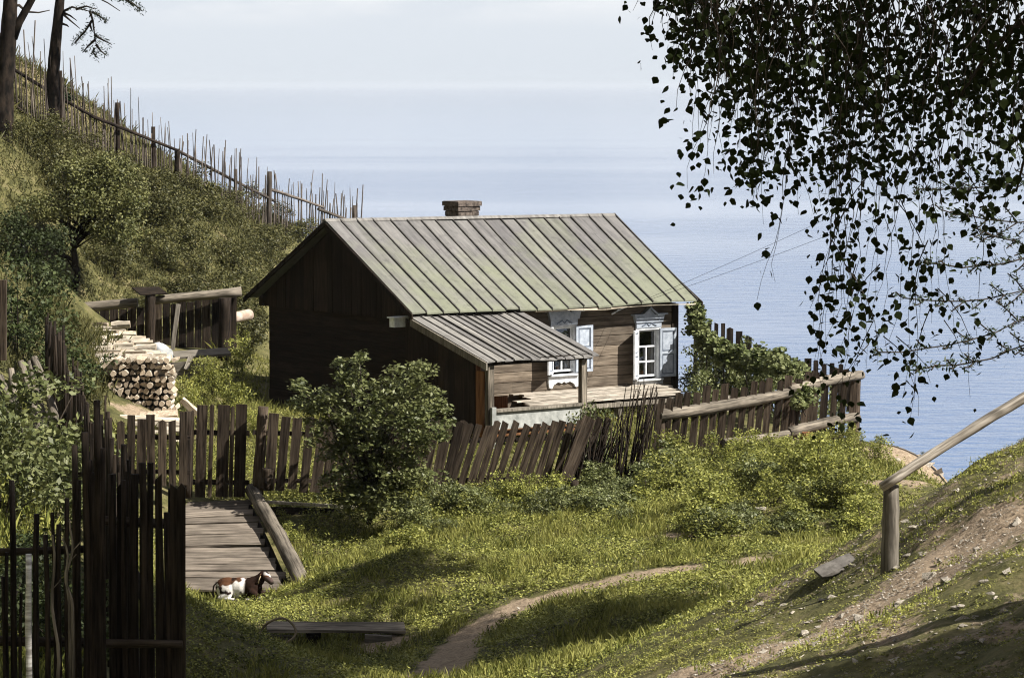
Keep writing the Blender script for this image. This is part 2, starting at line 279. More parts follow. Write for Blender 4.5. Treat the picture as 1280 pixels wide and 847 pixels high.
# water
m, t, b, o = newmat('lake_water'); k = t.links.new
b.inputs['Base Color'].default_value = (0.075, 0.14, 0.28, 1); b.inputs['Roughness'].default_value = 0.08; b.inputs['Specular IOR Level'].default_value = 0.7; b.inputs['IOR'].default_value = 1.33
tc = N(t, 'ShaderNodeTexCoord'); mp = N(t, 'ShaderNodeMapping', Scale=(0.55, 1.0, 1.0)); k(tc.outputs['Object'], mp.inputs['Vector'])
w1 = N(t, 'ShaderNodeTexNoise', Scale=0.45, Detail=5.0, Roughness=0.6); k(mp.outputs[0], w1.inputs['Vector'])
w2 = N(t, 'ShaderNodeTexNoise', Scale=0.010, Detail=7.0, Roughness=0.62); mq = N(t, 'ShaderNodeMapping', Scale=(0.25, 1.0, 1.0)); k(tc.outputs['Object'], mq.inputs['Vector']); k(mq.outputs[0], w2.inputs['Vector'])
st_ = ramp(t, w2.outputs['Fac'], [(0.12, 0.12, 0.12), (1, 1, 1)], [0.34, 0.68])
bp = N(t, 'ShaderNodeBump', Distance=0.5); k(w1.outputs['Fac'], bp.inputs['Height']); gy = N(t, 'ShaderNodeSeparateXYZ'); k(tc.outputs['Object'], gy.inputs[0]); cm = N(t, 'ShaderNodeMapRange'); cm.inputs[1].default_value = 150; cm.inputs[2].default_value = 1600; cm.inputs[3].default_value = 0.8; cm.inputs[4].default_value = 0.12; cm.interpolation_type = 'SMOOTHERSTEP'; k(gy.outputs['Y'], cm.inputs[0])
sm_ = N(t, 'ShaderNodeMath', operation='MULTIPLY'); k(st_, sm_.inputs[0]); k(cm.outputs[0], sm_.inputs[1]); k(sm_.outputs[0], bp.inputs['Strength']); k(bp.outputs[0], b.inputs['Normal'])
M['water'] = m; WATER_BUMP = bp

# ------------------------------------------------------------------ object helpers
def tag(o, label=None, cat=None, group=None, kind=None):
    if label: o['label'] = label
    if cat: o['category'] = cat
    if group: o['group'] = group
    if kind: o['kind'] = kind
    return o
def empty(name, loc, rz=0.0):
    o = bpy.data.objects.new(name, None); COL.objects.link(o); o.location = loc; o.rotation_euler = (0, 0, rz); o.empty_display_size = 0.2
    return o
def setparent(o, parent):
    if parent is not None:
        mw = o.matrix_basis.copy(); o.parent = parent
        pm = parent.matrix_basis.copy()
        if parent.parent is not None: pm = parent.parent.matrix_basis @ pm
        o.matrix_basis = pm.inverted() @ mw
def mesh_np(name, V, Fq, mat, parent=None, smooth=False, loc=None, mats=None, mi=None):
    """V (n,3) in world (or in the parent's frame when loc == 'local'); Fq list of face arrays, each (m,k)"""
    me = bpy.data.meshes.new(name); V = np.asarray(V, float)
    if loc is not None and not isinstance(loc, str): V = V - np.array(loc)
    me.vertices.add(len(V)); me.vertices.foreach_set('co', V.astype(np.float32).ravel())
    if not isinstance(Fq, list): Fq = [Fq]
    Fq = [np.asarray(f, np.int32) for f in Fq if len(f)]
    li = np.concatenate([f.ravel() for f in Fq]); tot = np.concatenate([np.full(len(f), f.shape[1], np.int32) for f in Fq])
    me.loops.add(len(li)); me.loops.foreach_set('vertex_index', li)
    me.polygons.add(len(tot)); me.polygons.foreach_set('loop_start', np.concatenate([[0], np.cumsum(tot)[:-1]]).astype(np.int32))
    me.polygons.foreach_set('use_smooth', np.full(len(tot), bool(smooth)))
    for mm in (mats or [mat]): me.materials.append(mm)
    if mi is not None: me.polygons.foreach_set('material_index', np.asarray(mi, np.int32))
    me.update(calc_edges=True)
    o = bpy.data.objects.new(name, me); COL.objects.link(o)
    if loc is not None and not isinstance(loc, str): o.location = loc
    if parent is not None:
        if isinstance(loc, str): o.parent = parent
        else: setparent(o, parent)
    return o
class MB:
    def __init__(s): s.V = []; s.F = {3: [], 4: []}; s.n = 0
    def add(s, V, Fs):
        s.V.append(np.asarray(V, float))
        for f in Fs: s.F.setdefault(len(f), []).append([i + s.n for i in f])
        s.n += len(V); return s
    def box(s, x0, x1, y0, y1, z0, z1):
        v = [(x0,y0,z0),(x1,y0,z0),(x1,y1,z0),(x0,y1,z0),(x0,y0,z1),(x1,y0,z1),(x1,y1,z1),(x0,y1,z1)]
        return s.add(v, [(0,3,2,1),(4,5,6,7),(0,1,5,4),(1,2,6,5),(2,3,7,6),(3,0,4,7)])
    def prism(s, pts, axis, a0, a1):          # extrude a closed 2D outline along an axis
        k = len(pts); V = []
        for a in (a0, a1):
            for (p, q) in pts:
                V.append({'x': (a, p, q), 'y': (p, a, q), 'z': (p, q, a)}[axis])
        fs = [tuple(range(k))[::-1], tuple(range(k, 2 * k))] + [(i, (i + 1) % k, k + (i + 1) % k, k + i) for i in range(k)]
        return s.add(V, fs)
    def hexa(s, b4, t4):                      # eight free corners
        return s.add(list(b4) + list(t4), [(0,3,2,1),(4,5,6,7),(0,1,5,4),(1,2,6,5),(2,3,7,6),(3,0,4,7)])
    def tube(s, pts, rad, sides=6):
        pts = [Vector(p) for p in pts]; k = len(pts); V = []
        if isinstance(rad, (int, float)): rad = [rad] * k
        ref = Vector((0.31, 0.2, 0.93)).normalized()
        for i, p in enumerate(pts):
            d = (pts[min(i + 1, k - 1)] - pts[max(i - 1, 0)]).normalized()
            a = d.cross(ref); a = a.normalized() if a.length > 0.05 else d.cross(Vector((1, 0, 0))).normalized(); b2 = d.cross(a)
            for j in range(sides):
                th = 2 * math.pi * j / sides; V.append(p + (a * math.cos(th) + b2 * math.sin(th)) * rad[i])
        fs = [(i * sides + j, i * sides + (j + 1) % sides, (i + 1) * sides + (j + 1) % sides, (i + 1) * sides + j) for i in range(k - 1) for j in range(sides)]
        fs += [tuple(range(sides))[::-1], tuple(range((k - 1) * sides, k * sides))]
        return s.add([tuple(v) for v in V], fs)
    def build(s, name, mat, parent=None, loc=None, smooth=False):
        return mesh_np(name, np.concatenate(s.V), [np.array(f, np.int32) for f in s.F.values() if f], mat, parent, smooth, loc)
def frame_z(p0, p1, up=(0, -1, 0)):           # matrix with local Z along p0->p1, local Y near `up`
    z = (p1 - p0).normalized(); up = Vector(up); x = up.cross(z)
    if x.length < 1e-3: x = Vector((1, 0, 0)).cross(z)
    x.normalize(); y = z.cross(x); m = Matrix((x, y, z)).transposed().to_4x4(); m.translation = p0; return m
def place(o, Mw, parent):
    o.matrix_basis = Mw; setparent(o, parent); return o
def board(name, p0, p1, w, th, mat, parent=None, up=(0, -1, 0), tip=0.0, taper=1.0, rough=0.006):
    """a sawn board or picket along p0-p1: width w across, thickness th towards up; tip > 0 cuts the end to a slant or a point"""
    p0 = Vector(p0); p1 = Vector(p1); Ln = (p1 - p0).length; b = MB(); ks = 4; V = []
    j = lambda: random.uniform(-rough, rough)
    for i in range(ks + 1):
        a = i / ks; ww = w / 2 * (1 + (taper - 1) * a); zz = Ln * a
        V += [(-ww + j(), -th / 2, zz), (ww + j(), -th / 2, zz), (ww + j(), th / 2, zz), (-ww + j(), th / 2, zz)]
    if tip:
        s_ = random.choice((-1, 1, 0)) if tip < 0 else 0; tp = abs(tip)
        z = Ln
        if s_ == 0: tops = [(-w * taper / 2, z - tp), (w * taper / 2, z - tp)]
        elif s_ < 0: tops = [(-w * taper / 2, z - tp), (w * taper / 2, z)]
        else: tops = [(-w * taper / 2, z), (w * taper / 2, z - tp)]
        i0 = ks * 4
        V[i0] = (tops[0][0], -th / 2, tops[0][1]); V[i0 + 1] = (tops[1][0], -th / 2, tops[1][1]); V[i0 + 2] = (tops[1][0], th / 2, tops[1][1]); V[i0 + 3] = (tops[0][0], th / 2, tops[0][1])
    fs = [(0, 3, 2, 1)]
    for i in range(ks):
        for q in range(4): fs.append((i * 4 + q, i * 4 + (q + 1) % 4, i * 4 + 4 + (q + 1) % 4, i * 4 + 4 + q))
    i0 = ks * 4
    if tip and s_ == 0:
        V += [(0, -th / 2, Ln), (0, th / 2, Ln)]; a_, b_ = len(V) - 2, len(V) - 1
        fs += [(i0, i0 + 1, a_), (i0 + 2, i0 + 3, b_), (i0 + 1, i0 + 2, b_, a_), (i0 + 3, i0, a_, b_)]
    else: fs.append((i0, i0 + 1, i0 + 2, i0 + 3))
    b.add(V, fs); o = b.build(name, mat); return place(o, frame_z(p0, p1, up), parent)
def log(name, p0, p1, r0, r1, mat, parent=None, bend=0.0, sides=9, rough=0.08, seg=6, smooth=True, endmat=None):
    p0 = Vector(p0); p1 = Vector(p1); Ln = (p1 - p0).length; V = []; ph = random.uniform(0, 6.28)
    for i in range(seg + 1):
        a = i / seg; r = r0 + (r1 - r0) * a; cx = bend * math.sin(math.pi * a) * math.cos(ph); cy = bend * math.sin(math.pi * a) * math.sin(ph)
        cx += random.uniform(-1, 1) * rough * r * 0.7; cy += random.uniform(-1, 1) * rough * r * 0.7
        for q in range(sides):
            th = 2 * math.pi * q / sides; rr = r * (1 + random.uniform(-rough, rough)); V.append((cx + rr * math.cos(th), cy + rr * math.sin(th), Ln * a))
    side = [(i * sides + q, i * sides + (q + 1) % sides, (i + 1) * sides + (q + 1) % sides, (i + 1) * sides + q) for i in range(seg) for q in range(sides)]
    caps = [list(range(sides))[::-1], list(range(seg * sides, (seg + 1) * sides))]
    o = mesh_np(name, V, [np.array(side), np.array(caps)], mat, mats=[mat, endmat or mat], mi=[0] * len(side) + [1, 1])
    if smooth:
        sm = np.ones(len(side) + 2, bool); sm[-2:] = False; o.data.polygons.foreach_set('use_smooth', sm)
    return place(o, frame_z(p0, p1), parent)
def copy_tree(o, parent=None):
    c = o.copy(); COL.objects.link(c)
    if parent is not None: c.parent = parent
    for ch in list(o.children): copy_tree(ch, c)
    return c
# leaves: N small faces; 'pts' centres, s sizes, flat = how strongly normals lean to up vector
def leaf_arrays(C, S, nrm=None, aspect=0.6, kind=4, dirs=None, fold=0.0):
    k = len(C)
    if nrm is None: nrm = rng.normal(size=(k, 3))
    nrm = nrm / (np.linalg.norm(nrm, axis=1)[:, None] + 1e-9)
    d = rng.normal(size=(k, 3)) if dirs is None else dirs
    d = d - (d * nrm).sum(1)[:, None] * nrm; d /= (np.linalg.norm(d, axis=1)[:, None] + 1e-9)
    e = np.cross(nrm, d); S = S[:, None]; w = S * aspect
    if kind == 4: prof = [(-0.5, 0), (0.0, 0.5), (0.5, 0), (0.0, -0.5)]
    else: prof = [(-0.5, 0), (-0.28, 0.42), (-0.02, 0.5), (0.5, 0), (-0.02, -0.5), (-0.28, -0.42)]
    V = np.stack([C + d * S * a + e * w * b_ + nrm * (abs(b_) * fold * S) for a, b_ in prof], 1).reshape(-1, 3)
    q = len(prof); Fi = (np.arange(k)[:, None] * q + np.arange(q)[None, :])
    return V, Fi
def leaf_cloud(name, C, S, mat, parent=None, loc=None, up=0.6, **kw):
    nrm = rng.normal(size=(len(C), 3)); nrm[:, 2] = np.abs(nrm[:, 2]) + up
    V, Fi = leaf_arrays(np.asarray(C), np.asarray(S), nrm, **kw)
    return mesh_np(name, V, Fi, mat, parent, False, loc)
def clumps(nc, per, rx, ry, rz, cr, shell=0.5):
    """clump centres in an ellipsoid with leaves round each centre"""
    c = rng.normal(size=(nc, 3)); c /= np.linalg.norm(c, axis=1)[:, None]; c *= (shell + (1 - shell) * rng.random((nc, 1))) * np.array([rx, ry, rz]) * rng.uniform(0.75, 1.12, (nc, 1))
    p = rng.normal(size=(nc, per, 3)); p /= np.linalg.norm(p, axis=2)[..., None]; p *= cr * rng.random((nc, per, 1)) ** 0.4 * rng.uniform(0.6, 1.3, (nc, 1, 1)); p[..., 2] *= 0.65
    return (c[:, None, :] + p).reshape(-1, 3), c
def in_frame(Pn, m=25):
    x, y = proj(Pn); return (x > -m) & (x < 1280 + m) & (y > -m) & (y < 847 + m)

# ================================================================== THE SETTING
def axis(a, b, fine, lo, hi, g=1.25):
    v = list(np.arange(a, b + 1e-6, fine)); s = fine
    while v[-1] < hi: s *= g; v.append(v[-1] + s)
    s = fine
    while v[0] > lo: s *= g; v.insert(0, v[0] - s)
    return np.array(v)
xs = np.concatenate([axis(-19, 0.8, .2, -170, .8), np.arange(.88, 7.2, .08), axis(7.3, 13, .2, 7.3, 140)]); ys = np.concatenate([axis(14, 21.8, .2, -70, 21.8), np.arange(21.9, 40, .1), np.arange(40.2, 104, .22), axis(104.2, 105, .4, 105, 280)[1:]])
def tidy(v):
    v = np.sort(v); o_ = [v[0]]
    for q in v[1:]:
        if q - o_[-1] > .05: o_.append(q)
    return np.array(o_)
xs = tidy(xs); ys = tidy(ys); X, Yg = np.meshgrid(xs, ys); Z = gz(X.ravel(), Yg.ravel()).reshape(X.shape)
def dist_poly(x, y, pl):
    d = np.full(np.shape(x), 1e9)
    for a, b in zip(pl[:-1], pl[1:]):
        ax, ay = a[0], a[1]; bx, by = b[0] - ax, b[1] - ay
        tt = np.clip(((x - ax) * bx + (y - ay) * by) / (bx * bx + by * by + 1e-9), 0, 1)
        d = np.minimum(d, np.hypot(x - ax - bx * tt, y - ay - by * tt))
    return d
path_r = [G(*q) for q in ((830, 860), (920, 832), (1010, 805), (1100, 762), (1170, 712), (1230, 672), (1300, 640))]
path_r = [p for p in path_r if p is not None]
path_v = [G(*q, 36) for q in ((545, 845), (570, 810), (600, 783), (650, 758), (720, 737), (790, 722), (850, 712))]
path_b = [G(*q, 50) for q in ((1020, 560), (1085, 562), (1120, 568), (1160, 585), (1175, 598))]
spots = [(G(525, 688, 45), 0.5), (G(850, 668, 45), 0.9), (G(900, 672, 45), 0.8), (G(1065, 600, 50), 1.2), (G(1010, 570, 50), 1.0), (G(480, 805, 38), 0.6), (G(940, 700, 40), 0.6), (G(200, 530, 50), 1.6), (G(1120, 600, 50), 1.2)]
def dirtmask(x, y):
    d1 = 1 - dist_poly(x, y, path_r) / 1.35; d2 = 1 - dist_poly(x, y, path_v) / 0.62; d3 = 1 - dist_poly(x, y, path_b) / 1.8
    m = np.maximum(np.maximum(d1 * 1.4, d2 * 1.3), d3)
    for c, r in spots: m = np.maximum(m, (1 - np.hypot(x - c.x, y - c.y) / r) * 0.9)
    # stony near slope is half bare everywhere
    slope = np.clip((x - 0.055 * y + 0.2) / 1.2, 0, 1) * (y < 38) * 0.34
    slope = slope + np.clip((x - 9) / 3, 0, 1) * 0.3
    return np.clip(np.maximum(m, slope) + 0.36 * vnoise(x, y, 0.9, 5) + 0.34 * vnoise(x, y, 0.38, 6), 0, 1)
def strawmask(x, y): return np.clip((y - 86 + (x + 14) * -0.6) / 6, 0, 1) * np.clip((-11.3 - x) / 1.5, 0, 1) * 0.9
Zt = Z - 0.05 * np.clip(1 - dist_poly(X, Yg, path_r) / 0.5, 0, 1) - 0.05 * np.clip(1 - dist_poly(X, Yg, path_v) / 0.5, 0, 1)
ny_, nx_ = X.shape; idx = np.arange(ny_ * nx_).reshape(ny_, nx_)
quads = np.stack([idx[:-1, :-1], idx[:-1, 1:], idx[1:, 1:], idx[1:, :-1]], -1).reshape(-1, 4)
ground = mesh_np('ground', np.stack([X, Yg, Zt], -1).reshape(-1, 3), quads, M['ground'], smooth=True); tag(ground, kind='structure')
for nm, fn in (('dirt', dirtmask), ('straw', strawmask)):
    a = ground.data.attributes.new(nm, 'FLOAT', 'POINT'); a.data.foreach_set('value', fn(X.ravel(), Yg.ravel()).astype(np.float32))
WZ = -22.0
water = mesh_np('water', [(-90000, -500, WZ), (90000, -500, WZ), (90000, 90000, WZ), (-90000, 90000, WZ)], np.array([[0, 1, 2, 3]]), M['water']); tag(water, kind='structure')

# ================================================================== THE HOUSE
PHI = 0.6435
HO = Vector((-2.2135, 68.0, -7.6))
house = empty('log_house', HO, PHI); tag(house, 'dark weathered log house with mossy plank roof and pale carved window frames above the lake', 'house')
uu = Vector((0.8, 0.6, 0)); nn = Vector((0.6, -0.8, 0))
LEN, WID, EZ, RZ = 8.28, 7.01, 2.56, 4.50
def HP(s, d, z): return HO + uu * s + nn * d + Vector((0, 0, z))       # s along the eave, d out of the front
def hb(fn, name, mat, parent=house):
    b = MB(); fn(b); return b.build(name, mat, parent, 'local')
# front wall: boards laid in courses, with the window openings left out
def courses(b, x0, x1, z0, z1, yf, th, holes, h=0.235):
    z = z0; i = 0
    while z < z1 - 1e-3:
        zt = min(z + h, z1); segs = [(x0, x1)]
        for hx0, hx1, hz0, hz1 in holes:
            if zt > hz0 + 0.02 and z < hz1 - 0.02:
                segs = [q for sg in segs for q in ((sg[0], min(sg[1], hx0)), (max(sg[0], hx1), sg[1])) if q[1] - q[0] > 0.03]
        for a, c in segs:
            cuts = [a]
            if c - a > 2.5: cuts.append(a + (c - a) * random.uniform(0.35, 0.65))
            cuts.append(c)
            for p, q in zip(cuts[:-1], cuts[1:]):
                j = random.uniform(-0.008, 0.008)
                b.prism([(yf + j, z + 0.006), (yf + th, z + 0.006), (yf + th, zt), (yf + j - 0.008, zt), (yf + j - 0.016, zt - 0.012), (yf + j - 0.016, z + 0.018)], 'x', p + 0.003, q - 0.003)
        z = zt; i += 1
YF = 0.42
W1 = dict(x=7.09, w=0.62, z0=0.72, z1=1.84)
W2 = dict(x=4.55, w=0.64, z0=0.98, z1=2.02)
holes = [(w['x'] - w['w'] / 2, w['x'] + w['w'] / 2, w['z0'], w['z1']) for w in (W1, W2)]
hb(lambda b: courses(b, 0.45, LEN - 0.32, -0.6, 2.44, YF, 0.16, holes), 'front_wall', M['siding'])
def gablewall(b):
    courses_x = 0.45
    z = -0.6
    while z < 2.40:
        b.box(0.42 + random.uniform(-.01, .01), 0.6, YF + 0.17, WID - 0.42, z + 0.005, z + 0.235); z += 0.235
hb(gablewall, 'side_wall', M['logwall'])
def gabletop(b):
    y = 0.12
    while y < WID - 0.15:
        y2 = min(y + 0.2, WID - 0.12)
        def top(v): return EZ + (RZ - EZ) * (1 - abs(v - WID / 2) / (WID / 2)) - 0.10
        j = random.uniform(-0.012, 0.012)
        b.hexa([(0.34 + j, y + .006, 2.34), (0.38 + j, y + .006, 2.34), (0.38 + j, y2, 2.34), (0.34 + j, y2, 2.34)],
               [(0.34 + j, y + .006, top(y)), (0.38 + j, y + .006, top(y)), (0.38 + j, y2, top(y2)), (0.34 + j, y2, top(y2))]); y = y2
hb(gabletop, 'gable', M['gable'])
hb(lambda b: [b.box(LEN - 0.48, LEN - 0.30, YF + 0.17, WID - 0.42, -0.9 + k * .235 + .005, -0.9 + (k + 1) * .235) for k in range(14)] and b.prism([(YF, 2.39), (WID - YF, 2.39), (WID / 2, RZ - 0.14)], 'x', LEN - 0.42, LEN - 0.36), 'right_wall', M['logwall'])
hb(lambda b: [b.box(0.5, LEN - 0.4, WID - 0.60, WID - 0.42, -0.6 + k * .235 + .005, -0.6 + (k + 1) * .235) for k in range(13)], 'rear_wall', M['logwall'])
hb(lambda b: b.box(0.65, LEN - 0.5, YF + 0.5, WID - 0.7, -0.3, 2.3), 'inner_room', M['dark_in'])
for xx in (0.38, LEN - 0.46): hb(lambda b: b.box(xx, xx + 0.2, YF - 0.04, YF + 0.18, -0.8, 2.42), 'corner_board', M['dark'])
# roof slopes: every board its own strip, with raised edge battens
def roof_slope(front=True):
    b = MB(); nb = 19; xr = 0.28
    for i in range(nb):
        a0, a1 = i / nb, (i + 1) / nb; g = 0.006
        def pt(a, r, dz=0.0):                 # r = 0 eave .. 1 ridge
            xe = LEN * a; xg = (LEN + xr) * a
            x = xe + (xg - xe) * r; yy = (WID / 2) * r if front else WID - (WID / 2) * r
            ez = EZ - 0.05 * a + 0.03 * math.sin(a * 9); rz = RZ - 0.09 * a + 0.02 * math.sin(a * 7 + 1)
            if not front: ez = EZ
            return (x, yy, ez + (rz - ez) * r + dz - 0.05 * math.sin(math.pi * r) * math.sin(math.pi * a))
        j = random.uniform(-0.01, 0.012); e0 = random.uniform(-0.010, 0.008)
        rows = [e0, 0.25, 0.5, 0.75, 1.0]
        for r0, r1 in zip(rows[:-1], rows[1:]):
            lo = [pt(a0, r0, j - .03), pt(a1, r0, j - .03), pt(a1, r1, j - .03), pt(a0, r1, j - .03)]
            hi = [pt(a0, r0, j), pt(a1, r0, j), pt(a1, r1, j), pt(a0, r1, j)]
            d = g * (1 / nb)
            V = lo + hi; k = b.n
            b.V.append(np.array(V)); b.F[4] += [[k + q for q in f] for f in ((0,3,2,1),(4,5,6,7),(0,1,5,4),(1,2,6,5),(2,3,7,6),(3,0,4,7))]; b.n += 8
    return b, pt
def merge_strip(front):
    nb = 19; sj = [0] + [random.uniform(-.16, .16) for _ in range(nb - 1)] + [0]; b = MB(); bt = MB(); xr = 0.28; R = 7
    for i in range(nb):
        a0, a1 = (i + sj[i] + 0.02) / nb, (i + sj[i + 1] + 0.98) / nb; j = random.uniform(-0.008, 0.01); e0 = random.uniform(-0.012, 0.008); V = []
        def pt(a, r, dz=0.0):
            x = LEN * a + xr * a * r; yy = (WID / 2) * r if front else WID - (WID / 2) * r
            ez = (EZ - 0.05 * a + 0.025 * math.sin(a * 9)) if front else EZ; rz = RZ - 0.09 * a + 0.02 * math.sin(a * 7 + 1)
            return (x, yy, ez + (rz - ez) * r + dz - (0.04 * math.sin(math.pi * r) * math.sin(math.pi * a) if front else 0))
        for q in range(R):
            r = e0 + (1 - e0) * q / (R - 1); wv = random.uniform(-.003, .003)
            V += [pt(a0, r, j - .035), pt(a1, r, j - .035), pt(a1, r, j + wv), pt(a0, r, j + wv)]
        fs = [(0, 1, 2, 3), tuple((R - 1) * 4 + q for q in (3, 2, 1, 0))]
        for q in range(R - 1):
            for c in range(4): fs.append((q * 4 + c, q * 4 + (c + 1) % 4, q * 4 + 4 + (c + 1) % 4, q * 4 + 4 + c))
        b.add(V, fs)
        V = []                                   # batten over each joint
        a = (i + 1 + sj[i + 1]) / nb; hw = 0.0019
        if i < nb - 1 or True:
            for q in range(R):
                r = e0 + (1 - e0) * q / (R - 1) - (0.004 if q == 0 else 0)
                V += [pt(a - hw, r, 0.0), pt(a + hw, r, 0.0), pt(a + hw, r, .034), pt(a - hw, r, .034)]
            fs = [(0, 1, 2, 3), tuple((R - 1) * 4 + q for q in (3, 2, 1, 0))]
            for q in range(R - 1):
                for c in range(4): fs.append((q * 4 + c, q * 4 + (c + 1) % 4, q * 4 + 4 + (c + 1) % 4, q * 4 + 4 + c))
            bt.add(V, fs)
    return b, bt
M['seam'] = plain('dark_roof_seam', (0.035, 0.034, 0.032), (0.085, 0.08, 0.075))
for fr in (True, False):
    b, bt = merge_strip(fr)
    rf = b.build('roof_slope', M['roof'], house, 'local'); bt.build('battens', M['seam'], rf, 'local')
hb(lambda b: b.hexa([(-.02, WID/2 - .09, RZ - .02), (LEN + .3, WID/2 - .09, RZ - .11), (LEN + .3, WID/2 + .09, RZ - .11), (-.02, WID/2 + .09, RZ - .02)],
   [(-.02, WID/2 - .02, RZ + .045), (LEN + .3, WID/2 - .02, RZ - .045), (LEN + .3, WID/2 + .02, RZ - .045), (-.02, WID/2 + .02, RZ + .045)]), 'ridge_cap', M['porchroof'])
for sgn in (0, 1):                              # barge boards along both gable edges
    for xx, dz in ((-0.03, 0), (LEN + 0.13, -0.07)):
        y0 = -0.02 if sgn == 0 else WID + 0.02
        hb(lambda b: b.hexa([(xx, y0, EZ - .14 + dz), (xx + .035, y0, EZ - .14 + dz), (xx + .035, WID / 2, RZ - .14 + dz), (xx, WID / 2, RZ - .14 + dz)],
                            [(xx, y0, EZ - .02 + dz), (xx + .035, y0, EZ - .02 + dz), (xx + .035, WID / 2, RZ - .02 + dz), (xx, WID / 2, RZ - .02 + dz)]), 'barge_board', M['dark'])
hb(lambda b: [b.hexa([(LEN*a0, -.01, EZ - .13 + .03*math.sin(a0*17)), (LEN*a1, -.01, EZ - .13 + .03*math.sin(a1*17)), (LEN*a1, .04, EZ - .13), (LEN*a0, .04, EZ - .13)],
                     [(LEN*a0, -.01, EZ - .075 - .05*a0), (LEN*a1, -.01, EZ - .075 - .05*a1), (LEN*a1, .04, EZ - .075 - .05*a1), (LEN*a0, .04, EZ - .075 - .05*a0)]) for a0, a1 in [(k / 12, (k + 1) / 12 - .001) for k in range(5, 12)]], 'fascia_board', M['deckw'])
# chimney of rough brick courses
def chim(b):
    for k in range(6):
        h = 0.115; z = 4.15 + k * h; e = 0.05 if k == 5 else (0.025 if k == 4 else 0.0)
        x0, x1, y0, y1 = 3.98 - e, 4.60 + e, WID/2 + .25 - e, WID/2 + .80 + e
        nb = 3
        for q in range(nb):
            off = (k % 2) * 0.08
            xa = x0 + (x1 - x0) * q / nb + random.uniform(-.006, .006); xb = x0 + (x1 - x0) * (q + 1) / nb - .012
            b.box(xa, xb, y0 + random.uniform(-.012, .012), y1, z, z + h - .012)
        b.box(x0 + .02, x1 - .02, y0 + .02, y1 - .02, z - .002, z + h)
        b.box(x0 - .003, x0 + .018, y0 + .02, y0 + .26, z + .003, z + h - .014); b.box(x0 - .004, x0 + .016, y0 + .28, y1 - .01, z + .003, z + h - .012)
ch = MB(); chim(ch); ch.build('chimney', M['brick'], house, 'local')
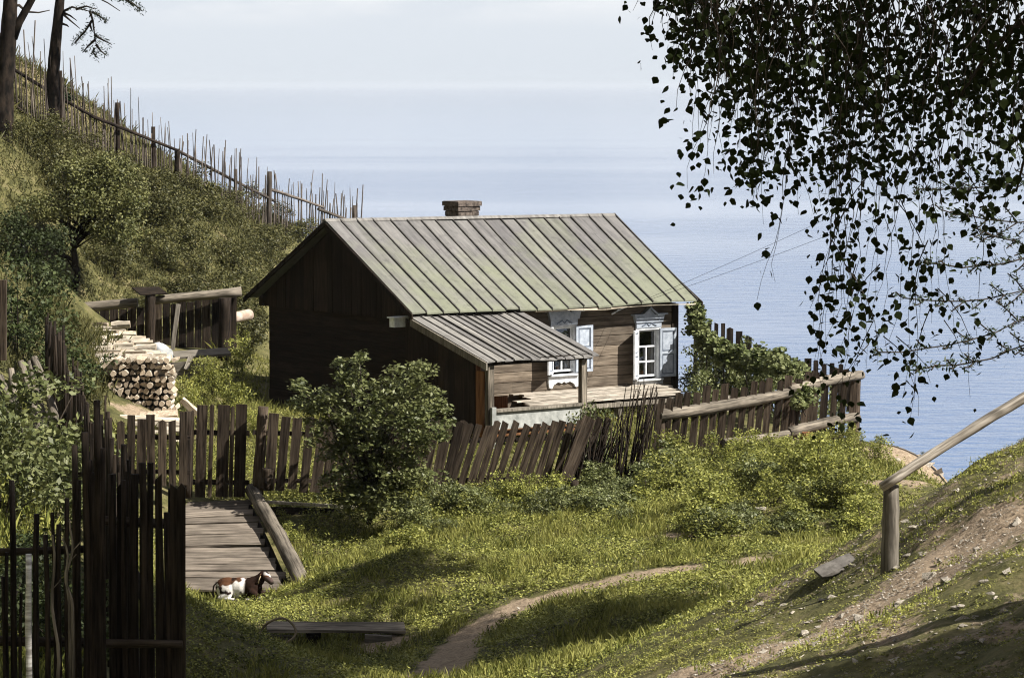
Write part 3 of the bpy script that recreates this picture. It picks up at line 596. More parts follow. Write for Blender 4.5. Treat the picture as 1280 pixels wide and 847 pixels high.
# windows
def window(w, tall, left_ang, warm):
    x0, x1, z0, z1 = w['x'] - w['w'] / 2, w['x'] + w['w'] / 2, w['z0'], w['z1']; y = YF
    wi = MB(); c = 0.07
    wi.box(x0 - c, x0, y - .05, y + .10, z0 - .05, z1 + .05); wi.box(x1, x1 + c, y - .05, y + .10, z0 - .05, z1 + .05)
    wi.box(x0, x1, y - .05, y + .10, z1, z1 + .05)
    fr = wi.build('window', M['white'], house, 'local')
    s = MB(); yy = y + .035; m_ = .018
    s.box(x0, x0 + .04, yy, yy + .04, z0, z1); s.box(x1 - .04, x1, yy, yy + .04, z0, z1); s.box(x0 + .04, x1 - .04, yy, yy + .04, z0, z0 + .045); s.box(x0 + .04, x1 - .04, yy, yy + .04, z1 - .045, z1)
    zc = z0 + (z1 - z0) * (0.64 if tall else 0.62); xm = (x0 + x1) / 2
    s.box(x0 + .04, x1 - .04, yy, yy + .04, zc - m_, zc + m_); s.box(xm - m_, xm + m_, yy, yy + .04, z0 + .045, zc - m_)
    zd = (z0 + zc) / 2; s.box(x0 + .04, xm - m_, yy, yy + .04, zd - m_, zd + m_); s.box(xm + m_, x1 - .04, yy, yy + .04, zd - m_, zd + m_)
    s.build('sash', M['white'], fr, 'local')
    MB().box(x0, x1, yy + .045, yy + .05, z0, z1).build('pane', M['glass'], fr, 'local')
    cb = MB(); zq = [(x0 + .02, x0 + .17), (x1 - .17, x1 - .02)]
    for xa, xb in zq:
        nf_ = 6; yv = [y + .14 + (.02 if i % 2 else 0) for i in range(nf_ + 1)]; xv = [xa + (xb - xa) * i / nf_ for i in range(nf_ + 1)]
        for i in range(nf_): cb.add([(xv[i], yv[i], z0 + .02), (xv[i + 1], yv[i + 1], z0 + .02), (xv[i + 1], yv[i + 1], zc + .02), (xv[i], yv[i], zc + .02), (xv[i], yv[i] + .01, z0 + .02), (xv[i + 1], yv[i + 1] + .01, z0 + .02), (xv[i + 1], yv[i + 1] + .01, zc + .02), (xv[i], yv[i] + .01, zc + .02)], [(0, 1, 2, 3), (7, 6, 5, 4), (0, 4, 5, 1), (3, 2, 6, 7)])
    cb.build('curtain', M['curtain'], fr, 'local')
    pb = MB(); pb.tube([(xm - .05, y + .16, z0 + .0), (xm - .05, y + .16, z0 + .14)], [.05, .07], 10); pb.build('flower_pot', M['brown'], fr, 'local')
    # carved hood
    e = .15; zt = z1 + .05
    h = MB(); h.box(x0 - .07, x1 + .07, y - .07, y + .0, zt, zt + .13)
    h.prism([(x0 - .10, zt + .13), (x1 + .10, zt + .13), (x1 + e, zt + .30), (xm + .16, zt + .30), (xm, zt + .47), (xm - .16, zt + .30), (x0 - e, zt + .30)], 'y', y - .10, y + .0)
    h.box(x0 - e - .05, xm - .20, y - .16, y - .0, zt + .30, zt + .335); h.box(xm + .20, x1 + e + .05, y - .16, y - .0, zt + .30, zt + .335)
    for sg in (-1, 1):
        h.hexa([(xm + sg * .22, y - .15, zt + .30), (xm, y - .15, zt + .46), (xm, y - .0, zt + .46), (xm + sg * .22, y - .0, zt + .30)],
               [(xm + sg * .22, y - .15, zt + .335), (xm, y - .15, zt + .50), (xm, y - .0, zt + .50), (xm + sg * .22, y - .0, zt + .335)])
    ho = h.build('carved_hood', M['shut'], fr, 'local')
    o_ = MB()
    for sg in (-1, 1): o_.prism([(xm, zt + .03), (xm + sg * .07, zt + .10), (xm + sg * .16, zt + .05), (xm + sg * .22, zt + .035), (xm + sg * .22, zt + .055), (xm + sg * .15, zt + .085), (xm + sg * .07, zt + .125), (xm, zt + .05)][::sg], 'y', y - .085, y - .072)
    o_.build('carving', M['blue'], fr, 'local')
    # sill and scalloped apron
    a = MB(); a.box(x0 - .10, x1 + .10, y - .13, y + .0, z0 - .085, z0 - .05)
    pr = [(x0 - .09, z0 - .085), (x1 + .09, z0 - .085), (x1 + .13, z0 - .24), (x1 + .10, z0 - .36), (x1 + .03, z0 - .37), (x1 - .02, z0 - .29), (x1 - .14, z0 - .23), (xm + .06, z0 - .26), (xm, z0 - .22), (xm - .06, z0 - .26), (x0 + .14, z0 - .23), (x0 + .02, z0 - .29), (x0 - .03, z0 - .37), (x0 - .10, z0 - .36), (x0 - .13, z0 - .24)]
    # triangulated strip under a straight top so the outline stays clean
    top = z0 - .085; lower = pr[2:]
    for p, q in zip(lower[:-1], lower[1:]):
        if abs(p[0] - q[0]) > 1e-3:
            xa, xb = sorted((p[0], q[0])); za = p[1] if p[0] == xa else q[1]; zb = p[1] if p[0] == xb else q[1]
            a.hexa([(xa, y - .06, za), (xb, y - .06, zb), (xb, y - .0, zb), (xa, y - .0, za)], [(xa, y - .06, top), (xb, y - .06, top), (xb, y - .0, top), (xa, y - .0, top)])
    a.build('sill_apron', M['white'], fr, 'local')
    # shutters
    sw = .46; hgt = z1 - z0
    def shutter(hx, ang, mat, sgn):
        b = MB(); g = MB(); zA, zB = -.02, hgt + .02; st_ = .06
        X0, X1 = 0, sw * sgn; lo, hi = min(X0, X1), max(X0, X1)
        b.box(lo, lo + st_, -.02, .015, zA, zB); b.box(hi - st_, hi, -.02, .015, zA, zB)
        for za, zb in ((zA, zA + st_), ((zA + zB) / 2 - st_ / 2, (zA + zB) / 2 + st_ / 2), (zB - st_, zB)): b.box(lo + st_, hi - st_, -.02, .015, za, zb)
        b.box(lo + st_, hi - st_, -.004, .008, zA + st_, zB - st_)
        for za, zb in ((zA + st_, (zA + zB) / 2 - st_ / 2), ((zA + zB) / 2 + st_ / 2, zB - st_)):
            g.box(lo + st_ + .01, lo + st_ + .03, -.012, -.0045, za + .01, zb - .01); g.box(hi - st_ - .03, hi - st_ - .01, -.012, -.0045, za + .01, zb - .01)
            g.box(lo + st_ + .03, hi - st_ - .03, -.012, -.0045, za + .01, za + .03); g.box(lo + st_ + .03, hi - st_ - .03, -.012, -.0045, zb - .03, zb - .01)
        so = b.build('shutter', mat, house, 'local'); so.location = (hx, y - .07, z0); so.rotation_euler = (0, 0, ang)
        g.build('panel_moulding', M['blue'], so, 'local'); return so
    shutter(x0 - .02, left_ang, M['white'], -1)
    shutter(x1 + .02, math.radians(-6), M['shut'], 1)  # right shutter is toned blue-grey, the left one white
window(W1, True, math.radians(38), False)
window(W2, False, math.radians(38), True)
# porch: lean-to roof on posts
porch_pts = dict(z1=2.50, z0=1.70, s0=0.02, s1=3.12, d=2.78)
def porch_roof():
    nb = 13; b = MB(); bt = MB()
    for i in range(nb):
        a0, a1 = (i + .03) / nb, (i + .97) / nb; j = random.uniform(-.012, .012); e = random.uniform(-.04, .03); s0, s1 = .02 + 3.1 * a0, .02 + 3.1 * a1
        def q(s, r, dz): return (s + 0.0 * r, 0.12 - (2.9 + (e if r > .99 else 0)) * r, 2.47 - 0.80 * r + dz + .03 * math.sin(s * 2.1))
        V = []
        for r in (0, .33, .66, 1): V += [q(s0, r, j - .03), q(s1, r, j - .03), q(s1, r, j), q(s0, r, j)]
        fs = [(0, 1, 2, 3), (15, 14, 13, 12)]
        for k in range(3):
            for c in range(4): fs.append((k * 4 + c, k * 4 + (c + 1) % 4, k * 4 + 4 + (c + 1) % 4, k * 4 + 4 + c))
        b.add(V, fs)
        if i < nb - 1:
            sa = .02 + 3.1 * (i + 1) / nb; V = []
            for r in (0, .33, .66, 1): V += [q(sa - .012, r, 0.004), q(sa + .012, r, .004), q(sa + .012, r, .03), q(sa - .012, r, .03)]
            bt.add(V, fs)
    return b, bt
b, bt = porch_roof(); pr_ = b.build('porch_roof', M['porchroof'], house, 'local'); bt.build('battens', M['seam'], pr_, 'local')
hb(lambda b: [b.box(.10, 3.0, -2.66, -2.54, 1.58, 1.70)], 'porch_beam', M['dark'])
hb(lambda b: [b.box(-.01, .03, -2.75 + k * .0, -2.75 + 2.8, 0, 0) for k in range(0)] or b.hexa([(-.03, -2.80, 1.50), (.01, -2.80, 1.50), (.01, .05, 2.28), (-.03, .05, 2.28)], [(-.03, -2.80, 1.66), (.01, -2.80, 1.66), (.01, .05, 2.44), (-.03, .05, 2.44)]), 'porch_barge_board', M['plank'])
for sx in (0.14, 2.70): hb(lambda b: b.box(sx, sx + .15, -2.66, -2.53, -.6, 1.58), 'porch_post', M['pole'])
hb(lambda b: [b.box(.1 + k * .0, 3.0, -2.6 + k * .3, -2.6 + (k + 1) * .3 - .01, .02, .07) for k in range(10)], 'porch_floor', M['brown'])
hb(lambda b: [b.box(.30, 2.69, -2.66, -2.62, .18, .56)], 'porch_apron', M['white_wash'])
hb(lambda b: [b.box(.26, 2.72, -2.72, -2.50, .565, .62)], 'porch_handrail', M['plank'])
hb(lambda b: [b.box(.18, .29, -2.74, -2.67, -.2, .68)], 'newel', M['white_wash'])
def sidewall(b):
    y = -2.2
    while y < .4:
        y2 = min(y + .19, .41); zt = lambda v: 2.40 + v * .28
        b.hexa([(.10, y + .005, -.5), (.14, y + .005, -.5), (.14, y2, -.5), (.10, y2, -.5)], [(.10, y + .005, zt(y) - .1), (.14, y + .005, zt(y) - .1), (.14, y2, zt(y2) - .1), (.10, y2, zt(y2) - .1)]); y = y2
hb(sidewall, 'porch_side_wall', M['gable'])
hb(lambda b: b.box(.12, .16, -2.5, -2.22, .07, 1.45), 'door_jamb_board', M['brown'])
hb(lambda b: b.box(1.1, 1.6, -1.4, -1.36, .07, .75), 'bench_board', M['brown'])
# house door inside the porch
dr = hb(lambda b: b.box(1.3, 2.15, YF - .07, YF - .025, .1, 1.95), 'door', M['brown']); hb(lambda b: b.box(1.38, 1.41, YF - .12, YF - .07, 1.0, 1.14), 'handle', M['metal'], dr)
# eave lamp bracket box seen on the gable corner
hb(lambda b: b.box(-.10, .30, .55, .75, 2.22, 2.42).box(-.14, .34, .51, .79, 2.42, 2.45), 'eave_box', M['white'])
hb(lambda b: b.tube([(6.0, YF - .02, 2.25), (6.0, YF - .14, 2.30), (6.06, YF - .20, 2.38)], .012).tube([(5.9, YF - .14, 2.27), (6.3, YF - .14, 2.42)], .02), 'wire_bracket', M['white'])
# deck of bleached boards
deck = empty('plank_deck', HP(2.9, .5, 0), PHI); tag(deck, 'low deck of loose bleached boards under the house windows', 'deck')
for k in range(7):
    y0 = .36 - k * .2
    s0, s1 = 3.1 + random.uniform(-.1, .1) - (.5 if k > 3 else 0), 7.55 + random.uniform(-.4, .3) - (.0 if k < 3 else .3)
    a = HP(s0, -y0, .53 - .02 * k + random.uniform(0, .03)); c = HP(s1, -y0 + random.uniform(-.1, .1), .53 - .02 * k + random.uniform(0, .03))
    board('deck_board', a, c, .185, .03, M['pale'], deck, up=(0, 0, 1))
b = MB()
for s in (3.2, 4.8, 6.4, 7.6): b.box(s - 2.9, s - 2.9 + .14, 0, 0, 0, 0)
for s in (3.2, 4.8, 6.4, 7.6): MB().box(s - 2.9, s - 2.9 + .14, -.85, -.7, -.5, .40).build('deck_leg', M['plank'], deck, 'local')
MB().box(4.4, 5.4, -.72, -.6, -.3, .33).build('stone_footing', M['stone'], deck, 'local')
MB().box(.2, 4.9, -.90, -.86, .30, .40).build('edge_board', M['plank'], deck, 'local')

# ================================================================== FENCES
def fence(name, label, line, n, hgt, w, mat, lean=0.0, jit=0.03, rails=(), rail_mat=None, posts=(), base=-0.1, th=0.022, tip=0.03, side=(0, -1, 0), loc=None, round_=False, tdist=None, stuff_after=100, zfun=None, railr=0.05, group=None, part='picket', wj=0.3):
    line = [Vector(p) for p in line]; root = empty(name, line[0] if loc is None else loc); tag(root, label, 'fence', group)
    seg = [(b - a).length for a, b in zip(line[:-1], line[1:])]; tot = sum(seg)
    def at(t):
        d = t * tot
        for a, b, s in zip(line[:-1], line[1:], seg):
            if d <= s + 1e-6: return a.lerp(b, d / s)
            d -= s
        return line[-1].copy()
    def dirn(t): return (at(min(1, t + .01)) - at(max(0, t - .01))).normalized()
    for i in range(n):
        t = (i + .5 + random.uniform(-.22, .22)) / n; p = at(t); d = dirn(t); d = Vector((d.x, d.y, 0)).normalized()
        h = hgt(t) if callable(hgt) else hgt; h *= 1 + random.uniform(-jit, jit)
        l = (lean(t) if callable(lean) else lean) + random.gauss(0, jit * .9)
        up = Vector((d.y, -d.x, 0))
        if up.dot(Vector(side)) < 0: up = -up
        b0 = p + Vector((0, 0, base)); b1 = p + Vector((0, 0, h)) + d * (l * h) + up * random.gauss(0, .015)
        ww = w * (1 + random.uniform(-wj, wj))
        if round_: log(part, b0, b1, ww / 2, ww / 2 * random.uniform(.35, .7), mat, root, bend=random.uniform(0, .05), sides=5, seg=4)
        else: board(part, b0 + up * .0, b1, ww, th, mat, root, up=tuple(up), tip=random.choice((0, tip, -tip, -tip * 1.5)))
    for (t0, t1, z0, z1, off) in rails:
        a, c = at(t0), at(t1); d = (c - a).normalized(); up = Vector((d.y, -d.x, 0)).normalized()
        if up.dot(Vector(side)) < 0: up = -up
        log('rail', a + up * off + Vector((0, 0, z0)), c + up * off + Vector((0, 0, z1)), railr, railr * .85, rail_mat or mat, root, bend=.03, sides=7)
    for (t, h, r, lo) in posts:
        a = at(t) + Vector(side) * .0
        log('post', a + Vector((0, 0, -.4)), a + Vector((lo, 0, h)), r, r * .9, rail_mat or mat, root, sides=8)
    return root
M['stick'] = wood('bleached_stick_wood', (0.05, 0.042, 0.036), (0.17, 0.145, 0.125), vary=0.35)
# --- paling fence climbing the left hill
def gl(px, py, Y):
    p = P(px, py, Y); return Vector((p.x, p.y, g1(p.x, p.y)))
def hill_line(pts):
    out = []
    for px, Y in pts:
        x = (px - 640) / F * Y * 1.004; out.append(Vector((x, Y, g1(x, Y))))
    return out
up_line = hill_line([(8, 84), (60, 85.2), (110, 87), (160, 89), (222, 91)])
for v_, py in zip(up_line, (158, 165, 178, 190, 212)): v_.z = min(v_.z, P(100, py, v_.y).z) if False else v_.z
hf1 = fence('stake_fence', 'upper stretch of tall thin paling fence climbing the grassy hill by the pines', up_line, 88, lambda t: random.choice((1.35, 1.5, 1.75, 2.1, 2.45, 2.0)) * (1.12 - .3 * t), .045, M['stick'], lean=-.04, jit=.07, round_=True, part='stake',
            rails=[(0.0, .5, 1.1, 1.0, .06), (.48, 1, 1.0, .95, .06), (0.0, .12, .15, .1, .06)], posts=[(.30, 1.9, .05, 0), (.66, 1.7, .075, 0), (.87, 1.4, .07, 0), (1.0, 1.0, .08, .05)], railr=.05, rail_mat=M['dark'], group='stake fence stretches up the hill')
lo_line = hill_line([(222, 91), (275, 92.5), (330, 95), (395, 98), (450, 100.5)])
lo_line[3].z = P(395, 296, 98).z; lo_line[4].z = P(450, 312, 100.5).z
hf2 = fence('stake_fence', 'lower stretch of grey stake fence running down to the house roof', lo_line, 96, lambda t: random.choice((1.2, 1.4, 1.6, 1.95, 1.75)), .05, M['stick'], lean=.04, jit=.08, round_=True, part='stake',
            rails=[(0.0, .5, .95, .9, .06), (.47, .78, 1.25, 1.0, .06), (.75, 1, .9, .8, .06)], posts=[(.47, 1.8, .085, .05), (.28, 1.4, .06, 0), (.97, 1.4, .07, 0)], railr=.05, rail_mat=M['stick'], group='stake fence stretches up the hill')
# --- gate and front paling fence of the yard
def gp(px, py, Y): return P(px, py, Y)
gate = empty('wooden_gate', gp(280, 622, 58)); tag(gate, 'weathered plank gate with wide and narrow boards at the head of the plank walk', 'gate')
for px, w, top in ((251, 13, 506), (263, 5, 505), (278, 15, 506), (289, 5, 507), (300, 14, 505), (239, 4, 512)):
    a = gp(px - 1, 621, 58); c = gp(px + 2, top, 58); board('gate_board', a, c, w * 58 / F, .028, M['fence'], gate, tip=0.0 if w > 6 else .03)
for py in (540, 602): board('cross_bar', P(236, py, 58.06), P(312, py + 1, 58.06), .10, .04, M['dark'], gate, up=(0, 1, 0))
fl = [(-6.85, 57.2), (-6.35, 57.6)]
def pickets_px(name, label, cols, Y, mat, cat='fence', group=None, rails=(), th=.024):
    """cols: (px at foot, py at foot, px at top, py at top, width px)"""
    root = empty(name, P(cols[0][0], cols[0][1], Y(cols[0][0]))); tag(root, label, cat, group)
    for x0, y0, x1, y1, w in cols:
        yy = Y(x0); board('picket', P(x0, y0, yy), P(x1, y1, yy), w * yy / F, th, mat, root, tip=random.choice((0, .03, -.04)))
    for (xa, ya, xb, yb, r) in rails:
        board('rail', P(xa, ya, Y(xa) + .055), P(xb, yb, Y(xb) + .055), r, .04, M['dark'], root, up=(0, 1, 0))
    return root
cols = []
x = 150
while x < 236: cols.append((x, 605 + random.uniform(-3, 3), x + random.uniform(-1, 2), 524 - (x - 150) * .05 + random.uniform(-6, 5), random.uniform(9, 12))); x += random.uniform(12.5, 15)
pickets_px('paling_fence', 'short stretch of rough pickets left of the gate in front of the firewood', cols, lambda x: 57.2, M['fence'], rails=[(145, 545, 238, 547, .08), (145, 588, 238, 590, .08)])
cols = []; x = 322
while x < 560:
    cols.append((x, 612 + (x - 322) * .01 + random.uniform(-3, 3), x + 6 + random.uniform(-1, 2) + (x - 322) * .06, 518 + (x - 322) * .035 + random.uniform(-4, 4), random.uniform(10.5, 13.5))); x += random.uniform(13.5, 16.5)
pickets_px('paling_fence', 'shaded picket fence right of the gate behind the round leafy bush', cols, lambda x: 58.4 + (x - 322) * .008, M['fence'], rails=[(316, 540, 560, 548, .09), (316, 600, 560, 602, .09)])
cols = []; x = 552
while x < 740:
    cols.append((x, 612 + random.uniform(-3, 3), x + 26 + random.uniform(-2, 3), 528 - (x - 552) * .02 + random.uniform(-4, 4), random.uniform(8, 10.5))); x += random.uniform(10.5, 12.5)
pickets_px('paling_fence', 'leaning dark picket fence in front of the porch', cols, lambda x: 60.4 + (x - 552) * .007, M['fence'], rails=[(548, 552, 735, 546, .09), (540, 600, 716, 598, .09)])
board_root = empty('leaning_plank', P(700, 612, 61)); tag(board_root, 'old plank leaning against the right end of the porch fence', 'plank')
board('plank', P(699, 613, 61.0), P(735, 520, 61.2), .17, .04, M['fence'], board_root); board('plank', P(712, 600, 61.1), P(742, 524, 61.3), .10, .04, M['fence'], board_root)
# gate posts
for a, c, r, lb in (((322, 618), (329, 508), .11, 'round dark gate post right of the gate'), ((234, 622), (236, 514), .08, 'thin dark gate post left of the gate'), ((334, 612), (335, 585), .12, 'short stump post at the head of the log kerb')):
    o = log('gate_post', P(*a, 57.8 if lb[0] != 's' else 57.2), P(*c, 57.8 if lb[0] != 's' else 57.2), r, r * .9, M['fence'], None); tag(o, lb, 'post')
# --- garden fence right of the porch running to the cliff edge
def ry(x): return 62.6 + (x - 800) * .0195
cols = []; x = 812
while x < 1068:
    f_ = (x - 812) / 256; cols.append((x, 612 - 58 * f_ + random.uniform(-3, 3), x + 15 - 9 * f_ + random.uniform(-2, 2), 494 - 36 * f_ + random.uniform(-4, 5), random.uniform(7.5, 10))); x += random.uniform(10.8, 13)
gf = pickets_px('garden_fence', 'long dark paling fence held by two log rails running right to the cliff edge', cols, ry, M['fence'], rails=[(812, 590, 1068, 540, .07)])
for a, c, r in (((822, 519), (1000, 488), .13), ((985, 489), (1077, 468), .125), ((903, 553), (990, 540), .10), ((985, 541), (1072, 521), .12)):
    log('log_rail', P(a[0], a[1], ry(a[0]) - .14), P(c[0], c[1], ry(c[0]) - .14), r, r * .85, M['pole'], gf, bend=.04)
for px, y0, y1 in ((1066, 566, 465), (985, 560, 478), (822, 600, 505)):
    log('post', P(px, y0 + 6, ry(px) + .08), P(px + 4, y1, ry(px) + .08), .13, .12, M['fence'], gf)
o = log('stump_post', P(909, 590, 64.0), P(915, 552, 64.0), .13, .12, M['fence']); tag(o, 'short rotten post under the lower log rail among the weeds', 'post')
o = log('stump_post', P(1008, 575, 65.5), P(1009, 540, 65.5), .14, .13, M['brown']); tag(o, 'short reddish post on the bare bank under the log rail', 'post')
# --- fences behind the vine
cols = []; x = 868
while x < 948:
    f_ = (x - 868) / 80; cols.append((x, 522, x + 2, 398 + 32 * f_ * f_ + random.uniform(-3, 3), 5.0 if x < 905 else 8.5)); x += 8.5 if x < 905 else 11.5
pickets_px('paling_fence', 'tall dark pickets behind the vine at the right corner of the house', cols, lambda x: 76 + (x - 868) * .01, M['dark'], rails=[(864, 432, 950, 437, .08), (864, 468, 950, 474, .08)])
cols = []; x = 952
while x < 1072:
    f_ = (x - 952) / 120; cols.append((x, 520 - 6 * f_, x + 1, 440 + 22 * f_ + random.uniform(-4, 4), random.choice((6, 7, 9)))); x += random.uniform(10, 13)
pickets_px('paling_fence', 'far row of pickets along the cliff edge beyond the log rails', cols, lambda x: 74.5, M['dark'], rails=[(948, 462, 1074, 475, .10), (948, 500, 1074, 506, .08)])
# --- back-yard board fence with a log top
bf = empty('board_fence', P(160, 437, 76.5)); tag(bf, 'brown board fence capped by a bleached log behind the firewood', 'fence')
x = 62
while x < 284:
    w = random.uniform(9, 13); f_ = (x - 98) / 186
    board('fence_board', P(x + w / 2, 448, 76.6), P(x + w / 2, 390 - 19 * f_ + random.uniform(-2, 2), 76.6), (w - 1) * 76.6 / F, .03, M['dark'] if random.random() < .7 else M['fence'], bf); x += w
log('top_log', P(34, 391, 76.3), P(172, 378, 76.3), .15, .12, M['pole'], bf); log('top_log', P(188, 376, 76.2), P(302, 364, 76.4), .11, .12, M['pole'], bf)
for px, y0, y1, r in ((188, 450, 365, .13), (281, 450, 372, .16)): log('post', P(px, y0, 76.0), P(px, y1, 76.0), r, r, M['dark'], bf)
board('brace', P(213, 458, 75.6), P(223, 380, 76.1), .10, .05, M['plank'], bf); board('cap_board', P(170, 364, 75.9), P(204, 363, 76.3), .5, .03, M['dark'], bf, up=(0, -.35, 1))
# old gate post at the left edge
o = board('tall_post', P(3, 450, 60), P(3, 350, 60), .16, .12, M['fence']); tag(o, 'tall squared post at the left edge beneath the dark trees', 'post')

# --- receding stake fence beside the firewood, seen almost end-on
A0, A1 = Vector((-3.9, 31.5, 0)), Vector((-9.6, 63, 0))
line = []
for i in range(9):
    p = A0.lerp(A1, i / 8); line.append(Vector((p.x, p.y, g1(p.x, p.y))))
def rh(t):
    Y = A0.y + (A1.y - A0.y) * t; p = A0.lerp(A1, t); py = np.interp(t, [0, .18, .4, .7, 1], [585, 560, 492, 430, 395]); return max(.9, P(0, float(py), Y).z - g1(p.x, p.y)) * random.uniform(.93, 1.06)
rf_ = fence('stake_fence', 'rough stake fence receding from the shaded foreground to the firewood', line, 92, rh, .075, M['dark'], lean=0.0, jit=.05, round_=True, part='stake', side=(1, 0, 0), rails=[(0, .5, 1.3, 1.4, .08), (.48, 1, 1.4, 1.2, .08)], railr=.06)
# --- near fence across the dark corner; its dark wood deepens the thin shade
nf = empty('stake_fence', Vector((-4.2, 30.2, g1(-4.2, 30.2)))); tag(nf, 'tall dense stake fence in deep shade at the lower left', 'fence')
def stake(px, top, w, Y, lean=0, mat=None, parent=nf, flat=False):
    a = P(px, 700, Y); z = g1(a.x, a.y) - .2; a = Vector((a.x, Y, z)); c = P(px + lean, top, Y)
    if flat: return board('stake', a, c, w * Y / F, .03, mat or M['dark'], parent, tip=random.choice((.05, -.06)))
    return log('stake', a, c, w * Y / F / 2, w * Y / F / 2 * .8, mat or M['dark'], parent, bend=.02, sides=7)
x = 134
while x < 226:
    w = random.uniform(8, 14); stake(x + w / 2, random.choice((578, 600, 604, 612, 592, 640)) if x < 205 else random.uniform(600, 606), w, 30.2 + random.uniform(-.05, .05), random.uniform(-2, 3), flat=random.random() < .6); x += w * .93
x = 140
while x < 222: stake(x, random.uniform(610, 650), 9, 30.45, random.uniform(-2, 2)); x += 12
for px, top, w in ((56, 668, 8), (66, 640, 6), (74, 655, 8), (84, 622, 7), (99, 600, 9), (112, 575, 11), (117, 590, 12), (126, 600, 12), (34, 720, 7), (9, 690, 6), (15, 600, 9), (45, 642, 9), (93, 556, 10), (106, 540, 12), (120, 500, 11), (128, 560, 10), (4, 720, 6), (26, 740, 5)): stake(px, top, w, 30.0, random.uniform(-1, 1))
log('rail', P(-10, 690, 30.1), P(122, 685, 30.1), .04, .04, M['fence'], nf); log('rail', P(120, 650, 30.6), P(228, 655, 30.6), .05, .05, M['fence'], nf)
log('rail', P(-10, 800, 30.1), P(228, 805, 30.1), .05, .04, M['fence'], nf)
o = log('birch_pole', Vector((P(40, 900, 29.6).x, 29.6, g1(-4.7, 29.6) - .1)), P(36, 692, 29.6), .035, .028, M['birchbark'], None, bend=.02, rough=.12); tag(o, 'thin white birch pole standing among the dark stakes', 'pole')
for k, (xa, ya, xb, yb, r) in enumerate(((72, 850, 64, 668, 2.6), (88, 760, 80, 672, 2.2), (84, 752, 90, 650, 2.0))):
    b = MB(); pts = [P(xa + (xb - xa) * t + 3 * math.sin(t * 9 + k), ya + (yb - ya) * t, 29.8) for t in np.linspace(0, 1, 9)]
    pts.insert(0, Vector((pts[0].x, 29.8, g1(pts[0].x, 29.8) - .05)))
    b.tube(pts, [r * 29.8 / F * (1 - .05 * i) for i in range(10)], 6)
    b.tube([pts[6], pts[6] + Vector((.09, 0, .10))], .006, 4); o = b.build('crooked_branch', M['pole'], loc=tuple(pts[0])); tag(o, ['long crooked pale branch propped in the near fence', 'short crooked branch right of the long one in the near fence', 'thin bent branch beside the short one in the near fence'][k], 'branch')
# --- brush sticks leaning on the garden fence
br = empty('stick_bundle', P(780, 610, 61.8)); tag(br, 'bundle of thin dark brush sticks leaning on the fence right of the porch', 'sticks')
for i in range(80):
    x0 = random.uniform(718, 808); yb = random.uniform(590, 606); x1 = x0 + random.uniform(5, 28); yt = random.uniform(470, 520) if x0 > 765 else random.uniform(510, 550)
    log('stick', P(x0, yb, 61.2 + random.uniform(-.15, .3)), P(x1, yt, 61.5 + random.uniform(-.15, .4)), random.uniform(.013, .024), .008, M['dark'], br, sides=4, seg=3, bend=.06)

# ================================================================== WALK, LOG KERB, TIMBERS
walk = empty('plank_walk', P(285, 680, 56)); tag(walk, 'sloping walk of grey planks leading up to the gate', 'boardwalk')
Lb, Lt = P(214, 738, 53.9), P(232, 628, 57.9); Rb, Rt = P(362, 738, 53.9), P(310, 624, 57.9)
np_ = 15
for i in range(np_):
    t = (i + .5) / np_; a = Lb.lerp(Lt, t); c = Rb.lerp(Rt, t); a.x -= random.uniform(0, .1); c.x += random.uniform(-.12, .08); dz = random.uniform(-.02, .02)
    u_ = (Lt - Lb).normalized(); nrm = (c - a).cross(u_).normalized()
    if nrm.z < 0: nrm = -nrm
    board('walk_plank', a + Vector((0, 0, dz)), c + Vector((0, random.uniform(-.03, .03), dz + random.uniform(-.01, .01))), (Lt - Lb).length / np_ * random.uniform(.90, .97), .04, M['ramp'], walk, up=tuple(nrm), rough=.012)
for e0, e1 in ((Lb, Lt), (Rb, Rt)):
    log('bearer', e0 + Vector((0, .1, -.13)), e1 + Vector((0, -.1, -.13)), .09, .09, M['dark'], walk)
o = log('kerb_log', P(383, 738, 53.6), P(314, 612, 57.9), .15, .13, M['pole'], None, bend=.05, seg=10, endmat=M['plank']); tag(o, 'long grey log lying along the right edge of the plank walk', 'log')
o = empty('retaining_board', P(390, 632, 58.2)); tag(o, 'bleached boards edging the bank beneath the shaded pickets', 'boards')
board('board', P(335, 627, 58.0), P(470, 635, 58.6), .13, .05, M['deckw'], o, up=(0, 0, 1)); board('board', P(330, 640, 57.9), P(470, 643, 58.5), .22, .04, M['dark'], o)
o = empty('retaining_wall', P(540, 630, 59.8)); tag(o, 'two rough grey boards holding the bank right of the leafy bush', 'boards')
board('board', P(505, 622, 59.6), P(568, 620, 59.9), .20, .05, M['plank'], o); board('board', P(500, 634, 59.5), P(562, 633, 59.8), .18, .05, M['plank'], o); log('post', P(570, 645, 59.7), P(571, 612, 59.7), .07, .07, M['dark'], o)
for k, (xa, ya, xb, yb) in enumerate(((576, 621, 670, 620), (580, 628, 668, 627), (590, 635, 664, 634))):
    o = log('pole', P(xa, ya, 60.0 - .07 * k), P(xb, yb, 60.2 - .07 * k), .065, .055, M['pole'], None); tag(o, ['topmost', 'middle', 'lowest'][k] + ' of three stacked poles under the leaning fence', 'pole', 'poles stacked under the leaning fence')
o = log('stump_post', P(718, 640, 60.0), P(718, 600, 60.0), .09, .085, M['fence']); tag(o, 'short grey post in the weeds beneath the leaning plank', 'post')
